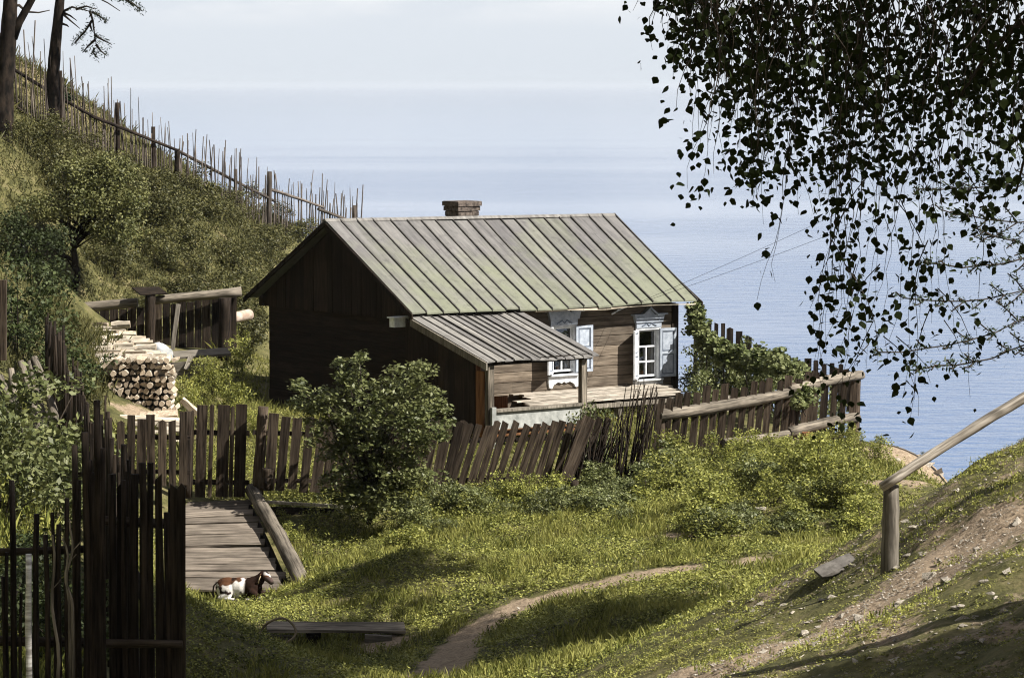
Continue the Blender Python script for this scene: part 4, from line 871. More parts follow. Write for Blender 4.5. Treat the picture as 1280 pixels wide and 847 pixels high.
# footbridge plank in the dark gully
o = empty('footbridge', P(430, 790, 49)); tag(o, 'single wide plank laid as a bridge over the dark ditch', 'footbridge')
board('plank', P(333, 783, 48.3), P(506, 784, 48.6), .33, .05, M['pole'], o, up=(0, -.25, 1), rough=.015)
for px in (345, 470): board('bearer', P(px - 14, 797, 48.3), P(px + 20, 799, 48.3), .12, .10, M['plank'], o)
log('support', P(392, 815, 48.4), P(392, 790, 48.4), .12, .12, M['dark'], o)
# rope
def rope_pts():
    ctl = [(224, 734, 50.3), (240, 752, 50.0), (262, 770, 49.3), (285, 784, 48.8), (312, 793, 48.2), (322, 797, 48.0), (326, 788, 48.1), (335, 778, 48.0), (350, 772, 48.0), (362, 776, 48.0), (370, 788, 47.9), (364, 799, 47.8), (345, 806, 47.7), (328, 801, 47.8), (320, 794, 47.9)]
    return [P(*c) for c in ctl]
rp = rope_pts(); fine = []
for i in range(len(rp) - 1):
    p0, p1, p2, p3 = rp[max(i - 1, 0)], rp[i], rp[i + 1], rp[min(i + 2, len(rp) - 1)]
    for t in np.linspace(0, 1, 5, endpoint=False):
        fine.append(0.5 * ((2 * p1) + (-p0 + p2) * t + (2 * p0 - 5 * p1 + 4 * p2 - p3) * t * t + (-p0 + 3 * p1 - 3 * p2 + p3) * t ** 3))
b = MB(); b.tube(fine, .02, 6); o = b.build('rope', M['rope'], loc=tuple(rp[4]), smooth=True); tag(o, 'pale hemp rope trailing from the dark fence and looped over the ditch plank', 'rope')

# ================================================================== FIREWOOD, POLES
fw_lab = 'split firewood log in the tall stack beside the stake fence'
variants = []
for k in range(6):
    b = MB(); Ln = 1.0
    if k < 3: prof = [(0.5 * math.cos(a) * random.uniform(.85, 1), .5 * math.sin(a) * random.uniform(.85, 1)) for a in np.linspace(0, 2 * math.pi, 8, endpoint=False)]
    else:
        cut = [(-.5, -.3), (.5, -.32), (.42, .1), (.1, .42), (-.3, .36)]; prof = [(p + random.uniform(-.07, .07), q + random.uniform(-.07, .07)) for p, q in cut]
    ks = 3; V = []
    for i in range(ks + 1): V += [(p * (1 + random.uniform(-.14, .14)), q * (1 + random.uniform(-.14, .14)), i / ks) for p, q in prof]
    K = len(prof); side = [(i * K + q, i * K + (q + 1) % K, (i + 1) * K + (q + 1) % K, (i + 1) * K + q) for i in range(ks) for q in range(K)]
    o = mesh_np('firewood_log', V, [np.array(side), np.array([list(range(K))[::-1], list(range(ks * K, (ks + 1) * K))])], None, mats=[M['bark_log'], M['cut']], mi=([0] * len(side) if k < 3 else [0 if q % K > 1 else 1 for _ in range(ks) for q in range(K)]) + [1, 1])
    variants.append(o.data); bpy.data.objects.remove(o)
def fwlog(p, d, r, Ln, lab, grp):
    o = bpy.data.objects.new('firewood_log', random.choice(variants[2:]) if random.random() < .8 else random.choice(variants[:2])); COL.objects.link(o)
    z = Vector(d).normalized(); q = z.to_track_quat('Z', 'Y') @ Quaternion((0, 0, 1), random.uniform(0, 6.28))
    o.matrix_basis = Matrix.Translation(p) @ q.to_matrix().to_4x4() @ Matrix.Diagonal((r * 2, r * 2, Ln, 1)); tag(o, lab, 'firewood', grp); return o
# front of the stack: log ends facing the slope below, rows rising; top layer laid crosswise
FX = lambda px, Y: (px - 640) / F * Y
Y0 = 65.0
for row in range(9):
    zz = P(0, 512 - row * 7.6, Y0).z
    x = 136 + (row % 2) * 3 + random.uniform(0, 4)
    while x < 216:
        r = random.uniform(.04, .078); p = Vector((FX(x, Y0), Y0 + random.uniform(-.10, .22) , zz + random.uniform(-.01, .01)))
        fwlog(p, (random.uniform(-.05, .05), 1, random.uniform(-.03, .03)), r, random.uniform(.55, .85), fw_lab + ', end towards the gate', 'firewood logs stacked end-on'); x += r * 2 * F / Y0 * 1.02
# long back part of the pile: crosswise logs on a body of hidden rows
for k in range(21):
    Yk = Y0 + .25 + k * .36; xa = 146 - k * 2.9; top = 456 - k * 2.5
    for q in range(2):
        zc = P(0, top + q * 3, Yk).z - q * .10
        for (s0, s1) in ((xa - 18, xa + 16), (xa + 18, xa + 46), (xa + 47, xa + 70)):
            if s0 > xa + 40 and random.random() < .15 + k * .02: continue
            Ln = (s1 - s0) * Yk / F * random.uniform(.95, 1.12)
            fwlog(Vector((FX(s0, Yk) + random.uniform(-.05, .05), Yk + random.uniform(-.1, .1), zc + random.uniform(-.03, .06))), (1, random.uniform(-.22, .22), random.uniform(-.06, .06)), random.uniform(.05, .10), Ln, 'pale firewood log lying across the top of the long stack', 'firewood logs across the stack')
for k in range(18):                           # the rows carrying them
    Yk = Y0 + .5 + k * .42; xa = 138 - k * 2.9; top = 464 - k * 2.45
    for q in range(4):
        z = P(0, top, Yk).z - .12 - q * .19
        if z < g1(FX(xa + 30, Yk), Yk) - .05: continue
        fwlog(Vector((FX(xa, Yk), Yk, z)), (1, random.uniform(-.05, .05), 0), .10, 76 * Yk / F, 'firewood log in the shaded side of the long stack', 'firewood logs in the body of the stack')
# loose logs in front of the stack
for (px, py, px2, py2, Y, r) in ((150, 522, 240, 528, 63, .09), (165, 530, 236, 534, 62.5, .085), (205, 538, 242, 540, 62, .08), (228, 498, 248, 516, 64.5, .085), (160, 540, 215, 543, 61.5, .08), (175, 520, 222, 517, 63.5, .08), (215, 548, 240, 552, 61, .07)):
    a = P(px, py, Y); c = P(px2, py2, Y)
    o = fwlog(a, c - a, r, (c - a).length, 'thick pale log lying loose in front of the firewood stack', 'loose logs before the stack')
# bundled pale things behind the pile
o = log('rolled_bundle', P(196, 437, 70), P(208, 444, 69.5), .19, .18, M['white'], None, sides=12); tag(o, 'round whitish bundle lying at the right edge of the firewood', 'bundle')
bs = empty('low_bench', P(240, 462, 73)); tag(bs, 'low bench of pale boards between the firewood and the house', 'bench')
board('bench_top', P(216, 444, 73), P(286, 439, 73.4), .55, .05, M['plank'], bs, up=(0, -.2, 1)); board('side_board', P(214, 466, 72.6), P(256, 463, 72.6), .5, .04, M['plank'], bs); board('prop', P(232, 462, 72.4), P(239, 444, 72.8), .10, .05, M['plank'], bs)
o = log('metal_drum', P(288, 398, 76.9), P(312, 393, 77.5), .14, .14, M['metal'], None, sides=16, rough=.01); tag(o, 'pale rusty drum lying beside the left eave of the house', 'drum')
# leaning poles at the left edge
for k, (xa, ya, xb, yb) in enumerate(((40, 548, 0, 470), (30, 545, 14, 462), (48, 545, 26, 452), (60, 542, 38, 452), (72, 535, 42, 447), (22, 545, -6, 480))):
    o = log('pole', P(xa, ya, 54.0), P(xb, yb, 54.8), .085, .065, M['pole'], None, bend=.04); tag(o, 'weathered grey pole leaning in the fan of poles at the left edge', 'pole', 'poles leaning at the left edge')
b = MB(); 
o = board('wood_slab', P(56, 528, 56), P(84, 532, 56), .45, .05, M['plank']); tag(o, 'flat weathered slab lying right of the leaning poles', 'board')

# ================================================================== RIGHT SLOPE: RAIL POST AND RAIL
pp = G(1112, 714, 20); PY = pp.y
o = log('rail_post', Vector((pp.x, PY, pp.z - .3)), P(1114, 606, PY), .105, .085, M['plank'], None, sides=12, rough=.06, seg=9); tag(o, 'stout weathered post with a notched top carrying the slanting handrail', 'post')
o = log('handrail_pole', P(1102, 609, PY - .16), P(1340, 462, PY + .2), .052, .06, M['pale'], None, bend=.03, seg=12, rough=.1); tag(o, 'long bleached pole nailed to the post as a slanting handrail', 'handrail')
o = log('rail_post', Vector((FX(1352, PY), PY + .1, g1(FX(1352, PY), PY + .1) - .3)), P(1352, 448, PY + .1), .1, .085, M['plank'], None); tag(o, 'second handrail post beyond the right edge of the picture', 'post')

# ================================================================== CALF
def ell(mb, c, r, rot=None, su=14, sv=10):
    V = []; c = Vector(c)
    for i in range(sv + 1):
        a = math.pi * i / sv
        for j in range(su):
            th = 2 * math.pi * j / su; v = Vector((r[0] * math.sin(a) * math.cos(th), r[1] * math.sin(a) * math.sin(th), r[2] * math.cos(a)))
            if rot is not None: v = rot @ v
            V.append(tuple(c + v))
    mb.add(V, [(i * su + j, (i + 1) * su + j, (i + 1) * su + (j + 1) % su, i * su + (j + 1) % su) for i in range(sv) for j in range(su)])
def calf():
    # local frame: x towards the head, z up, metres
    b = MB()
    def cap(pts, rad): b.tube(pts, rad, 14); [ell(b, p, (r, r, r)) for p, r in zip(pts, rad)]
    ell(b, (-.30, 0, .23), (.27, .21, .22)); ell(b, (-.05, 0, .24), (.30, .22, .22)); ell(b, (.20, 0, .25), (.22, .19, .22))
    ell(b, (-.42, .02, .26), (.14, .15, .16)); ell(b, (-.05, 0, .36), (.32, .09, .08))
    cap([(.24, 0, .33), (.36, 0, .42), (.43, -.01, .50)], [.155, .115, .088])
    # head turned slightly towards the viewer and down at the muzzle
    cap([(.44, -.01, .52), (.52, -.04, .50), (.60, -.08, .44), (.65, -.10, .40)], [.085, .088, .066, .055])
    ell(b, (.50, -.03, .555), (.07, .075, .05))
    # hind leg folded along the flank, hock forward, hoof out
    ell(b, (-.30, -.17, .19), (.19, .09, .17)); cap([(-.22, -.22, .12), (-.40, -.24, .055)], [.075, .045]); cap([(-.40, -.24, .05), (-.14, -.29, .045)], [.042, .032]); cap([(-.14, -.29, .045), (-.05, -.30, .04)], [.034, .036])
    ell(b, (-.30, .17, .19), (.17, .08, .16)); cap([(-.40, .24, .05), (-.14, .28, .045)], [.042, .034])
    # forelegs folded under the brisket
    cap([(.24, -.14, .20), (.40, -.17, .09)], [.085, .052]); cap([(.40, -.17, .08), (.22, -.21, .045)], [.048, .034]); cap([(.22, -.21, .045), (.14, -.21, .04)], [.034, .035])
    cap([(.26, .12, .20), (.42, .13, .09)], [.08, .05]); cap([(.42, .13, .08), (.52, .14, .045)], [.046, .034])
    o = b.build('calf', M['calf'])
    mod = o.modifiers.new('r', 'REMESH'); mod.mode = 'VOXEL'; mod.voxel_size = 0.013; mod.use_smooth_shade = True
    sm = o.modifiers.new('s', 'SMOOTH'); sm.iterations = 6; sm.factor = .5
    dg = bpy.context.evaluated_depsgraph_get(); me = bpy.data.meshes.new_from_object(o.evaluated_get(dg)); o.modifiers.clear(); old = o.data; o.data = me; bpy.data.meshes.remove(old); me.name = 'calf'
    return o
m, t, bs_, o_ = newmat('calf_hide'); k = t.links.new
tc = N(t, 'ShaderNodeTexCoord'); sp = N(t, 'ShaderNodeSeparateXYZ'); k(tc.outputs['Object'], sp.inputs[0])
n1 = N(t, 'ShaderNodeTexNoise', Scale=4.2, Detail=2.5); k(tc.outputs['Object'], n1.inputs['Vector'])
n2 = N(t, 'ShaderNodeTexNoise', Scale=3.1, Detail=2.0); mpx = N(t, 'ShaderNodeMapping', Location=(5.3, 2.1, 3.3)); k(tc.outputs['Object'], mpx.inputs[0]); k(mpx.outputs[0], n2.inputs['Vector'])
n3 = N(t, 'ShaderNodeTexNoise', Scale=60.0, Detail=3.0); k(tc.outputs['Object'], n3.inputs['Vector'])
def mr_(src, a, b_, c, d):
    q = N(t, 'ShaderNodeMapRange'); q.inputs[1].default_value = a; q.inputs[2].default_value = b_; q.inputs[3].default_value = c; q.inputs[4].default_value = d; k(src, q.inputs[0]); return q.outputs[0]
def add_(a, b_):
    q = N(t, 'ShaderNodeMath', operation='ADD'); k(a, q.inputs[0]); k(b_, q.inputs[1]); return q.outputs[0]
def mn_(a, b_):
    q = N(t, 'ShaderNodeMath', operation='MULTIPLY'); k(a, q.inputs[0]); k(b_, q.inputs[1]); return q.outputs[0]
c = mixrgb(t, mr_(n3.outputs['Fac'], .3, .7, 0, 1), (0.50, 0.48, 0.46), (0.68, 0.66, 0.64))
c = mixrgb(t, ramp(t, add_(n2.outputs['Fac'], mr_(sp.outputs['Z'], .30, .46, -.10, .08)), [(0, 0, 0), (1, 1, 1)], [.49, .55]), c, (0.075, 0.036, 0.02))
c = mixrgb(t, ramp(t, n1.outputs['Fac'], [(0, 0, 0), (1, 1, 1)], [.54, .60]), c, (0.02, 0.014, 0.012))
sh = mn_(mr_(sp.outputs['X'], .07, .12, 0, 1), mr_(sp.outputs['X'], .47, .50, 1, 0)); c = mixrgb(t, mn_(sh, mr_(sp.outputs['Z'], .09, .12, 0, 1)), c, (0.022, 0.013, 0.010))
c = mixrgb(t, mn_(mr_(sp.outputs['X'], .50, .53, 0, 1), mr_(sp.outputs['Z'], .52, .49, 0, 1)), c, (0.07, 0.05, 0.045))
k(c, bs_.inputs['Base Color']); bs_.inputs['Roughness'].default_value = .95; bs_.inputs['Specular IOR Level'].default_value = .02
M['calf'] = m; M['horn'] = plain('dark_hoof', (.02, .015, .012), (.05, .04, .03), 20); M['ear'] = plain('brown_ear_hair', (.12, .05, .02), (.24, .11, .05), 20)
cf = calf(); cf.scale = (.86, .86, .86); cf_loc = P(303, 748, 52.8); cf_loc.z = max(g1(cf_loc.x, cf_loc.y), cf_loc.z - .03)
cf.location = cf_loc; cf.rotation_euler = (0, 0, math.radians(-14)); tag(cf, 'white calf with brown and black patches lying at the foot of the plank walk', 'calf')
for sg in (-1, 1):
    b = MB(); s_ = sg; b.add([(.43, s_ * .07, .55), (.45, s_ * .13, .575), (.44, s_ * .19, .56), (.40, s_ * .14, .52), (.43, s_ * .12, .535), (.415, s_ * .08, .52)], [(0, 1, 4), (1, 2, 4), (2, 3, 4), (3, 5, 4), (5, 0, 4), (0, 5, 3), (0, 3, 2), (0, 2, 1)])
    b.build('ear', M['ear'], cf, 'local')
    b = MB(); ell(b, (.555, -.04 + s_ * .068, .515), (.014, .008, .014), None, 8, 6); b.build('eye', M['horn'], cf, 'local', True)
b = MB(); ell(b, (.685, -.112, .395), (.025, .042, .032), None, 10, 8); b.build('muzzle', M['horn'], cf, 'local', True)
b = MB(); b.tube([(-.54, 0, .34), (-.60, -.03, .26), (-.60, -.08, .14), (-.56, -.14, .05), (-.50, -.20, .03)], [.022, .018, .015, .022, .012], 8); b.build('tail', M['horn'], cf, 'local', True)
b = MB()
for q in range(24):
    pass
col_pts = [(.40 + .03 * math.sin(a), .13 * math.cos(a) - .01, .435 + .125 * math.sin(a) * 1.0 - .03 * math.sin(a)) for a in np.linspace(0, 2 * math.pi, 20)]
b.tube(col_pts, .011, 6); b.build('collar', M['rope'], cf, 'local', True)
b = MB(); b.tube([(.155, -.21, .04), (.115, -.21, .035)], [.037, .033], 8); b.build('hoof', M['horn'], cf, 'local', True)
b = MB(); b.tube([(-.06, -.30, .04), (-.02, -.30, .035)], [.037, .033], 8); b.build('hoof', M['horn'], cf, 'local', True)

# ================================================================== VEGETATION
import bmesh
rocks = []
for k in range(7):
    r = np.random.default_rng(k + 3); bm = bmesh.new(); fl = (.35, .5, .65, .45, .28, .8, .55)[k]
    for _ in range(11):
        v = r.normal(size=3); v /= np.linalg.norm(v); v *= r.uniform(.75, 1.15); bm.verts.new((v[0], v[1] * .8, v[2] * fl))
    bmesh.ops.convex_hull(bm, input=bm.verts); me = bpy.data.meshes.new('stone'); bm.to_mesh(me); bm.free(); me.materials.append(M['stone']); rocks.append(me)
def stone(p, s, lab, grp=None):
    o = bpy.data.objects.new('stone', random.choice(rocks)); COL.objects.link(o); o.location = p + Vector((0, 0, -s * .08)); o.scale = (s, s * random.uniform(.7, 1), s * random.uniform(.7, 1.1))
    o.rotation_euler = (random.uniform(-.3, .3), random.uniform(-.3, .3), random.uniform(0, 6)); tag(o, lab, 'stone', grp)
for px, py, s, lab in ((1136, 672, .17, 'pale angular stone leaning against the foot of the handrail post'), (1138, 700, .09, 'smaller pale stone below the angular one by the post'), (1258, 568, .13, 'pale stone on the crest under the handrail'),
                       (1160, 655, .10, 'stone on the crest left of the dirt path'), (950, 640, .22, 'pale rock on the grassy gully edge'), (1166, 588, .30, 'dark boulder at the lip of the far bank'), (835, 745, .0, ''),
                       (920, 776, .12, 'flat stone at the lower left of the slope crest'), (1065, 712, .10, 'flat stone right of the grey slab'), (1210, 723, .055, 'reddish stone alone on the dirt path'), (980, 757, .09, 'stone among the slabs beneath the grey slab'), (1075, 827, .13, 'flat pale stone at the bottom of the slope'), (1280, 845, .08, 'stone at the lower right corner')):
    g_ = G(px, py) if s else None
    if g_: stone(g_, s, lab)
for k, (px, py, w, l, yaw, lab) in enumerate(((1045, 722, .34, .42, .5, 'dark grey slab tilted on the slope crest left of the post'),)):
    g_ = G(px, py)
    if g_:
        o = board('slab', g_ + Vector((-l * .5, -.05, 0)), g_ + Vector((l * .5, .1, .16)), w * .6, .04, M['slab'], None, up=(.1, -.3, 1), rough=.012); tag(o, lab, 'slab')
cnt = 0
while cnt < 190:
    px, py = random.uniform(880, 1279), random.uniform(600, 846)
    g_ = G(px, py)
    if g_ is None or g_.y > 40: continue
    stone(g_, random.choice((.025, .03, .035, .045, .06, .075, .1)), 'small angular stone scattered on the stony slope beside the dirt path', 'stones scattered on the slope'); cnt += 1
for k, (px, py, s_) in enumerate(((1120, 575, .14), (1140, 590, .10), (1158, 583, .20), (1100, 580, .09), (1175, 592, .16), (1085, 596, .1), (1150, 570, .12), (1130, 604, .1), (1060, 585, .08))):
    g_ = G(px, py, 50)
    if g_: stone(g_, s_, 'rough stone on the pale sandy bank at the end of the fence', 'stones on the sandy bank')
cnt = 0
while cnt < 16:
    px, py = random.uniform(640, 900), random.uniform(760, 845); g_ = G(px, py)
    if g_ is None: continue
    stone(g_, random.choice((.03, .05, .08)), 'pale stone lying in the grass of the gully right of the valley path', 'stones in the gully'); cnt += 1
for px, py, s in ((546, 688, .11), (522, 690, .05), (500, 672, .05)): stone(G(px, py, 45), s, 'pale brick-like stone on the bare patch below the leafy bush', 'stones on the bare patch')
# gravel: far too many to count
n_ = 16000; px = rng.uniform(820, 1290, n_); Yr = rng.uniform(18, 36, n_); xr = (px - 640) / F * Yr; keep = dirtmask(xr, Yr) > rng.uniform(.25, .7, n_); xr, Yr = xr[keep], Yr[keep]; zr = gz(xr, Yr)
n_ = len(xr); sz = .005 + .017 * rng.random(n_) ** 3; oct_ = np.array([(1, 0, 0), (0, 1, 0), (-1, 0, 0), (0, -1, 0), (0, 0, .7), (0, 0, -.4)])
V = (oct_[None] * (1 + .4 * rng.uniform(-1, 1, (n_, 6, 1))) * sz[:, None, None] + np.stack([xr, Yr, zr + sz * .2], 1)[:, None, :]).reshape(-1, 3)
of = np.array([(0, 1, 4), (1, 2, 4), (2, 3, 4), (3, 0, 4), (1, 0, 5), (2, 1, 5), (3, 2, 5), (0, 3, 5)]); Fi = (np.arange(n_)[:, None, None] * 6 + of[None]).reshape(-1, 3)
tag(mesh_np('gravel', V, Fi, M['stone']), 'gravel and crumbs of stone on the dirt slope', 'gravel', kind='stuff')

# ---- ground cover
def scatter(n_, pxr, yr, cond):
    px = rng.uniform(*pxr, n_); Y = np.sqrt(rng.uniform(yr[0] ** 2, yr[1] ** 2, n_)); x = (px - 640) / F * Y; k_ = cond(x, Y); x, Y = x[k_], Y[k_]; return np.stack([x, Y, gz(x, Y)], 1)
def tufts(base, per, rad, hh, size, mat, name, lab, cat, up=.8, blades=0, bl_h=.2):
    """base (n,3): plants; per leaves each in a low dome"""
    k_ = len(base); hsc = (0.45 + 1.1 * rng.random(k_)) * (hh if np.ndim(hh) == 0 else hh)
    o_ = rng.normal(size=(k_, per, 3)); o_[..., 2] = np.abs(o_[..., 2]); o_ /= np.linalg.norm(o_, axis=2)[..., None]; o_ *= rng.random((k_, per, 1)) ** .5
    C = base[:, None, :] + o_ * np.stack([np.full(k_, rad), np.full(k_, rad), hsc], 1)[:, None, :]; C = C.reshape(-1, 3); S = size * rng.uniform(.6, 1.4, len(C))
    nrm = rng.normal(size=C.shape); nrm[:, 2] = np.abs(nrm[:, 2]) + up; V, Fi = leaf_arrays(C, S, nrm)
    if blades:
        kb = k_ * blades; bb = np.repeat(base, blades, 0) + rng.normal(size=(kb, 3)) * [rad * .7, rad * .7, 0]; h = bl_h * rng.uniform(.5, 1.5, kb); ln = rng.normal(size=(kb, 2)) * .3; a = rng.uniform(0, 6.28, kb); w = .009
        dx = np.stack([np.cos(a) * w, np.sin(a) * w, np.zeros(kb)], 1); tip_ = bb + np.stack([ln[:, 0] * h, ln[:, 1] * h, h], 1); mid = bb + np.stack([ln[:, 0] * h * .35, ln[:, 1] * h * .35, h * .55], 1)
        Vb = np.stack([bb - dx, bb + dx, mid + dx * .8, tip_], 1); Vb2 = Vb.reshape(-1, 3); Fb = np.arange(kb)[:, None] * 4 + np.arange(4)[None] + len(V); V = np.concatenate([V, Vb2]); Fi = np.concatenate([Fi, Fb])
    o = mesh_np(name, V, Fi, mat); tag(o, lab, cat, kind='stuff'); return o
inhouse = lambda x, y: ((x - HO.x) * .8 + (y - HO.y) * .6 > .3) & ((x - HO.x) * .8 + (y - HO.y) * .6 < 8.2) & ((x - HO.x) * .6 - (y - HO.y) * .8 < .2) & ((x - HO.x) * .6 - (y - HO.y) * .8 > -6.9)
slope_edge = lambda x, y: x > 0.055 * y + 0.0
valley = lambda x, y: (rng.random(x.shape) > dirtmask(x, y) * 1.9) & (x < 11) & ~((x > -6.4) & (x < -4.0) & (y > 53.4) & (y < 58.2) & (x < -4.0)) & ~((y > 56.8) & (y < 58.3) & (x < -5))
base = scatter(42000, (120, 1180), (38, 62), lambda x, y: valley(x, y) & ~((y < 37) & slope_edge(x, y)))
hv = np.clip(.05 + .14 * (vnoise(base[:, 0], base[:, 1], 1.3, 11) + .5) + .12 * np.clip((base[:, 1] - 54) / 5, 0, 1), .04, .4)
sel = vnoise(base[:, 0], base[:, 1], .8, 12) > -.12
tufts(base[sel], 12, .12, hv[sel], .045, M['weed'], 'ground_cover', 'low leafy weeds carpeting the valley floor', 'weeds', blades=0)
tufts(base[~sel], 9, .10, hv[~sel] * .6, .035, M['grassb'], 'grass', 'short bright grass over the valley floor', 'grass', blades=4, bl_h=.13)
base = scatter(26000, (560, 1290), (17.5, 37), lambda x, y: (x > -1) & (rng.random(x.shape) > dirtmask(x, y) * 1.35) & (vnoise(x, y, .45, 21) > -.2))
tufts(base, 7, .06, .028, .024, M['grassb'], 'moss', 'low turf and moss clinging to the stony slope', 'moss', up=1.2, blades=0)
base = scatter(7000, (700, 1290), (19, 38), lambda x, y: (x > 0) & (vnoise(x, y, 1.1, 23) > .1))
tufts(base, 16, .08, .05, .022, M['weed'], 'slope_weeds', 'scattered leafy weeds on the stony slope', 'weeds', blades=1, bl_h=.06)
base = scatter(15000, (180, 900), (58.8, 80), lambda x, y: (y > 59) & (x > -7.6) & ~inhouse(x, y) & (dirtmask(x, y) < .5))
tufts(base, 7, .10, .13, .05, M['grassb'], 'yard_grass', 'rank grass and weeds growing inside the yard', 'grass', blades=1, bl_h=.2)
base = scatter(36000, (-20, 470), (62, 104), lambda x, y: (x < -6.8 - (y - 72) * .02) & (y > 77 + 0 * x) | ((x < -9.8) & (y > 62) & (y < 70)) | ((x < -11.6) & (y > 69)))
tufts(base, 6, .16, .13, .065, M['shrub'], 'hillside_scrub', 'dry grass and low scrub covering the left hillside', 'scrub', blades=1, bl_h=.24)
base = scatter(9000, (60, 330), (59, 78), lambda x, y: (y < 73.5) & (x > -11.5) & (x < -6.6 + (y - 68) * -.02) & ~((x > -8.6 - (y - 65) * .07) & (x < -6.6) & (y > 61) & (y < 73.5)) & (dirtmask(x, y) < .6))
tufts(base, 9, .15, .16, .06, M['shrub'], 'yard_scrub', 'scrubby growth between the firewood and the board fence', 'scrub', blades=2, bl_h=.25)
base = scatter(5000, (-60, 130), (29, 60), lambda x, y: (x < -4.2 - (y - 30) * .18))
tufts(base, 9, .14, .16, .06, M['weed'], 'garden_weeds', 'leafy weeds in the garden behind the dark stakes', 'weeds', blades=2, bl_h=.25)

# ---- shrubs: shared meshes, one object each
def crown_mesh(nm, mat, nc, per, r, cr, size, up=.5, stems=7, shell=.35, kind=4, aspect=.6, droop=0, low=.15):
    C, cc = clumps(nc, per, r[0], r[1], r[2], cr, shell); C[:, 2] += r[2] * .95; cc[:, 2] += r[2] * .95; ok = C[:, 2] > low * r[2]; C = C[ok]
    S = size * rng.uniform(.6, 1.35, len(C)); nrm = rng.normal(size=C.shape); nrm[:, 2] = np.abs(nrm[:, 2]) + up; V, Fi = leaf_arrays(C, S, nrm, aspect=aspect, kind=kind)
    b = MB()
    for i in range(min(stems, len(cc))):
        e = Vector(cc[i * len(cc) // stems]); 
        if e.z < .1: continue
        b.tube([(random.uniform(-.05, .05), random.uniform(-.05, .05), -.15), e * .45 + Vector((0, 0, .1 * r[2])), e], [.022 * r[2], .014 * r[2], .005], 5)
    return V, Fi, b
def make_shrub(name, mat, args, kw):
    V, Fi, b = crown_mesh(name, mat, *args, **kw); root = empty(name, (0, 0, 0)); mesh_np('foliage', V, Fi, mat, root, loc='local'); b.build('stems', M['twig'], root, 'local'); return root
protos = {
 'hill': [make_shrub('shrub', M['shrub'], (26, 60, (.85, .8, .55), .26, .075), {}) for _ in range(3)],
 'dark': [make_shrub('leafy_weed', M['bush'], (22, 52, (.55, .5, .45), .2, .065), dict(stems=9)) for _ in range(2)],
 'weed': [make_shrub('leafy_weed', M['weed'], (26, 66, (.55, .5, .5), .2, .06), dict(stems=9)) for _ in range(3)],
 'gloom': [make_shrub('bush', M['shady'], (40, 60, (.9, .9, .75), .28, .08), {}) for _ in range(2)],  # same bush with shade worked into the leaf colour
 'bush': [make_shrub('bush', M['bush'], (40, 60, (.9, .9, .75), .28, .09), {}) for _ in range(2)]}
used = set()
def unused():
    for l in protos.values():
        for pr in l:
            if pr.name not in used:
                for ch in list(pr.children): bpy.data.objects.remove(ch)
                bpy.data.objects.remove(pr)
def put(kind, p, s, lab, grp=None, zs=1.0):
    pr = random.choice(protos[kind])
    if pr.name in used: o = copy_tree(pr)
    else: o = pr; used.add(pr.name)
    o.location = p; o.rotation_euler = (0, 0, random.uniform(0, 6.28)); o.scale = (s, s, s * zs); tag(o, lab, {'hill': 'shrub', 'weed': 'weed', 'dark': 'weed', 'gloom': 'bush', 'bush': 'bush'}[kind], grp); return o
cnt = 0
while cnt < 130:
    px, Y = random.uniform(-5, 430), random.uniform(80, 99); x = FX(px, Y); z = g1(x, Y); q = proj([(x, Y, z)])
    lim = np.interp(px, [0, 60, 222, 395, 450], [165, 178, 232, 300, 330])
    if q[1][0] < lim or x > -6.8: continue
    put('hill', Vector((x, Y, z - .1)), random.uniform(.45, 1.15), 'low grey-green shrub in the thicket covering the hillside below the stake fence', 'shrubs on the hillside', random.uniform(.7, 1.2)); cnt += 1
for k in range(52):                           # bright weeds below the cliff fence
    px = random.uniform(800, 1085); Y = random.uniform(57.5, 62.2) + (px - 800) * .012; x = FX(px, Y); z = g1(x, Y)
    if px > 990 and Y > 62.2: continue
    put('weed', Vector((x, Y, z - .08)), random.uniform(.7, 1.25) * (.6 if px > 960 else .8 if px > 870 else 1), 'bright leafy weed on the bank below the log-railed fence', 'weeds below the log-railed fence', random.uniform(.8, 1.15))
for k in range(34):
    px = random.uniform(860, 1090); Y = random.uniform(50.5, 57); x = FX(px, Y); z = g1(x, Y)
    put(random.choice(('dark', 'weed', 'weed')), Vector((x, Y, z - .08)), random.uniform(.65, 1.1), 'leafy weed on the gully side beneath the cliff bank', 'weeds in the gully below the cliff bank', random.uniform(.7, 1.1))
cnt = 0
while cnt < 60:                               # taller plants dotted over the valley floor
    px, Y = random.uniform(380, 1000), random.uniform(42, 57); x = FX(px, Y)
    if dirtmask(np.array([x]), np.array([Y]))[0] > .3 or x < -4.0 and Y > 52 or px > 850 and Y < 46: continue
    put('weed', Vector((x, Y, g1(x, Y) - .05)), random.uniform(.16, .38), 'knee-high weed standing in the grass of the valley floor', 'taller weeds on the valley floor', random.uniform(.8, 1.5)); cnt += 1
for k in range(30):
    px = random.uniform(500, 800); Y = random.uniform(55.5, 59.4); x = FX(px, Y); z = g1(x, Y)
    put(random.choice(('dark', 'dark', 'weed')), Vector((x, Y, z - .08)), random.uniform(.5, 1.0), 'leafy weed at the foot of the leaning picket fence', 'weeds below the leaning fence', random.uniform(.7, 1.1))
for px, Y, s, zs, lab in ((752, 60.6, .62, .9, 'dark leafy bush swallowing the foot of the stick bundle'), (806, 59.8, .6, 1.0, 'dark bush right of the stick bundle'), (830, 60.5, .9, .9, 'bush under the left end of the log-railed fence'), (742, 63, .75, 1.5, 'leafy bush growing through the gap right of the porch')):
    x = FX(px, Y); put('bush', Vector((x, Y, g1(x, Y) - .1)), s, lab, zs=zs)
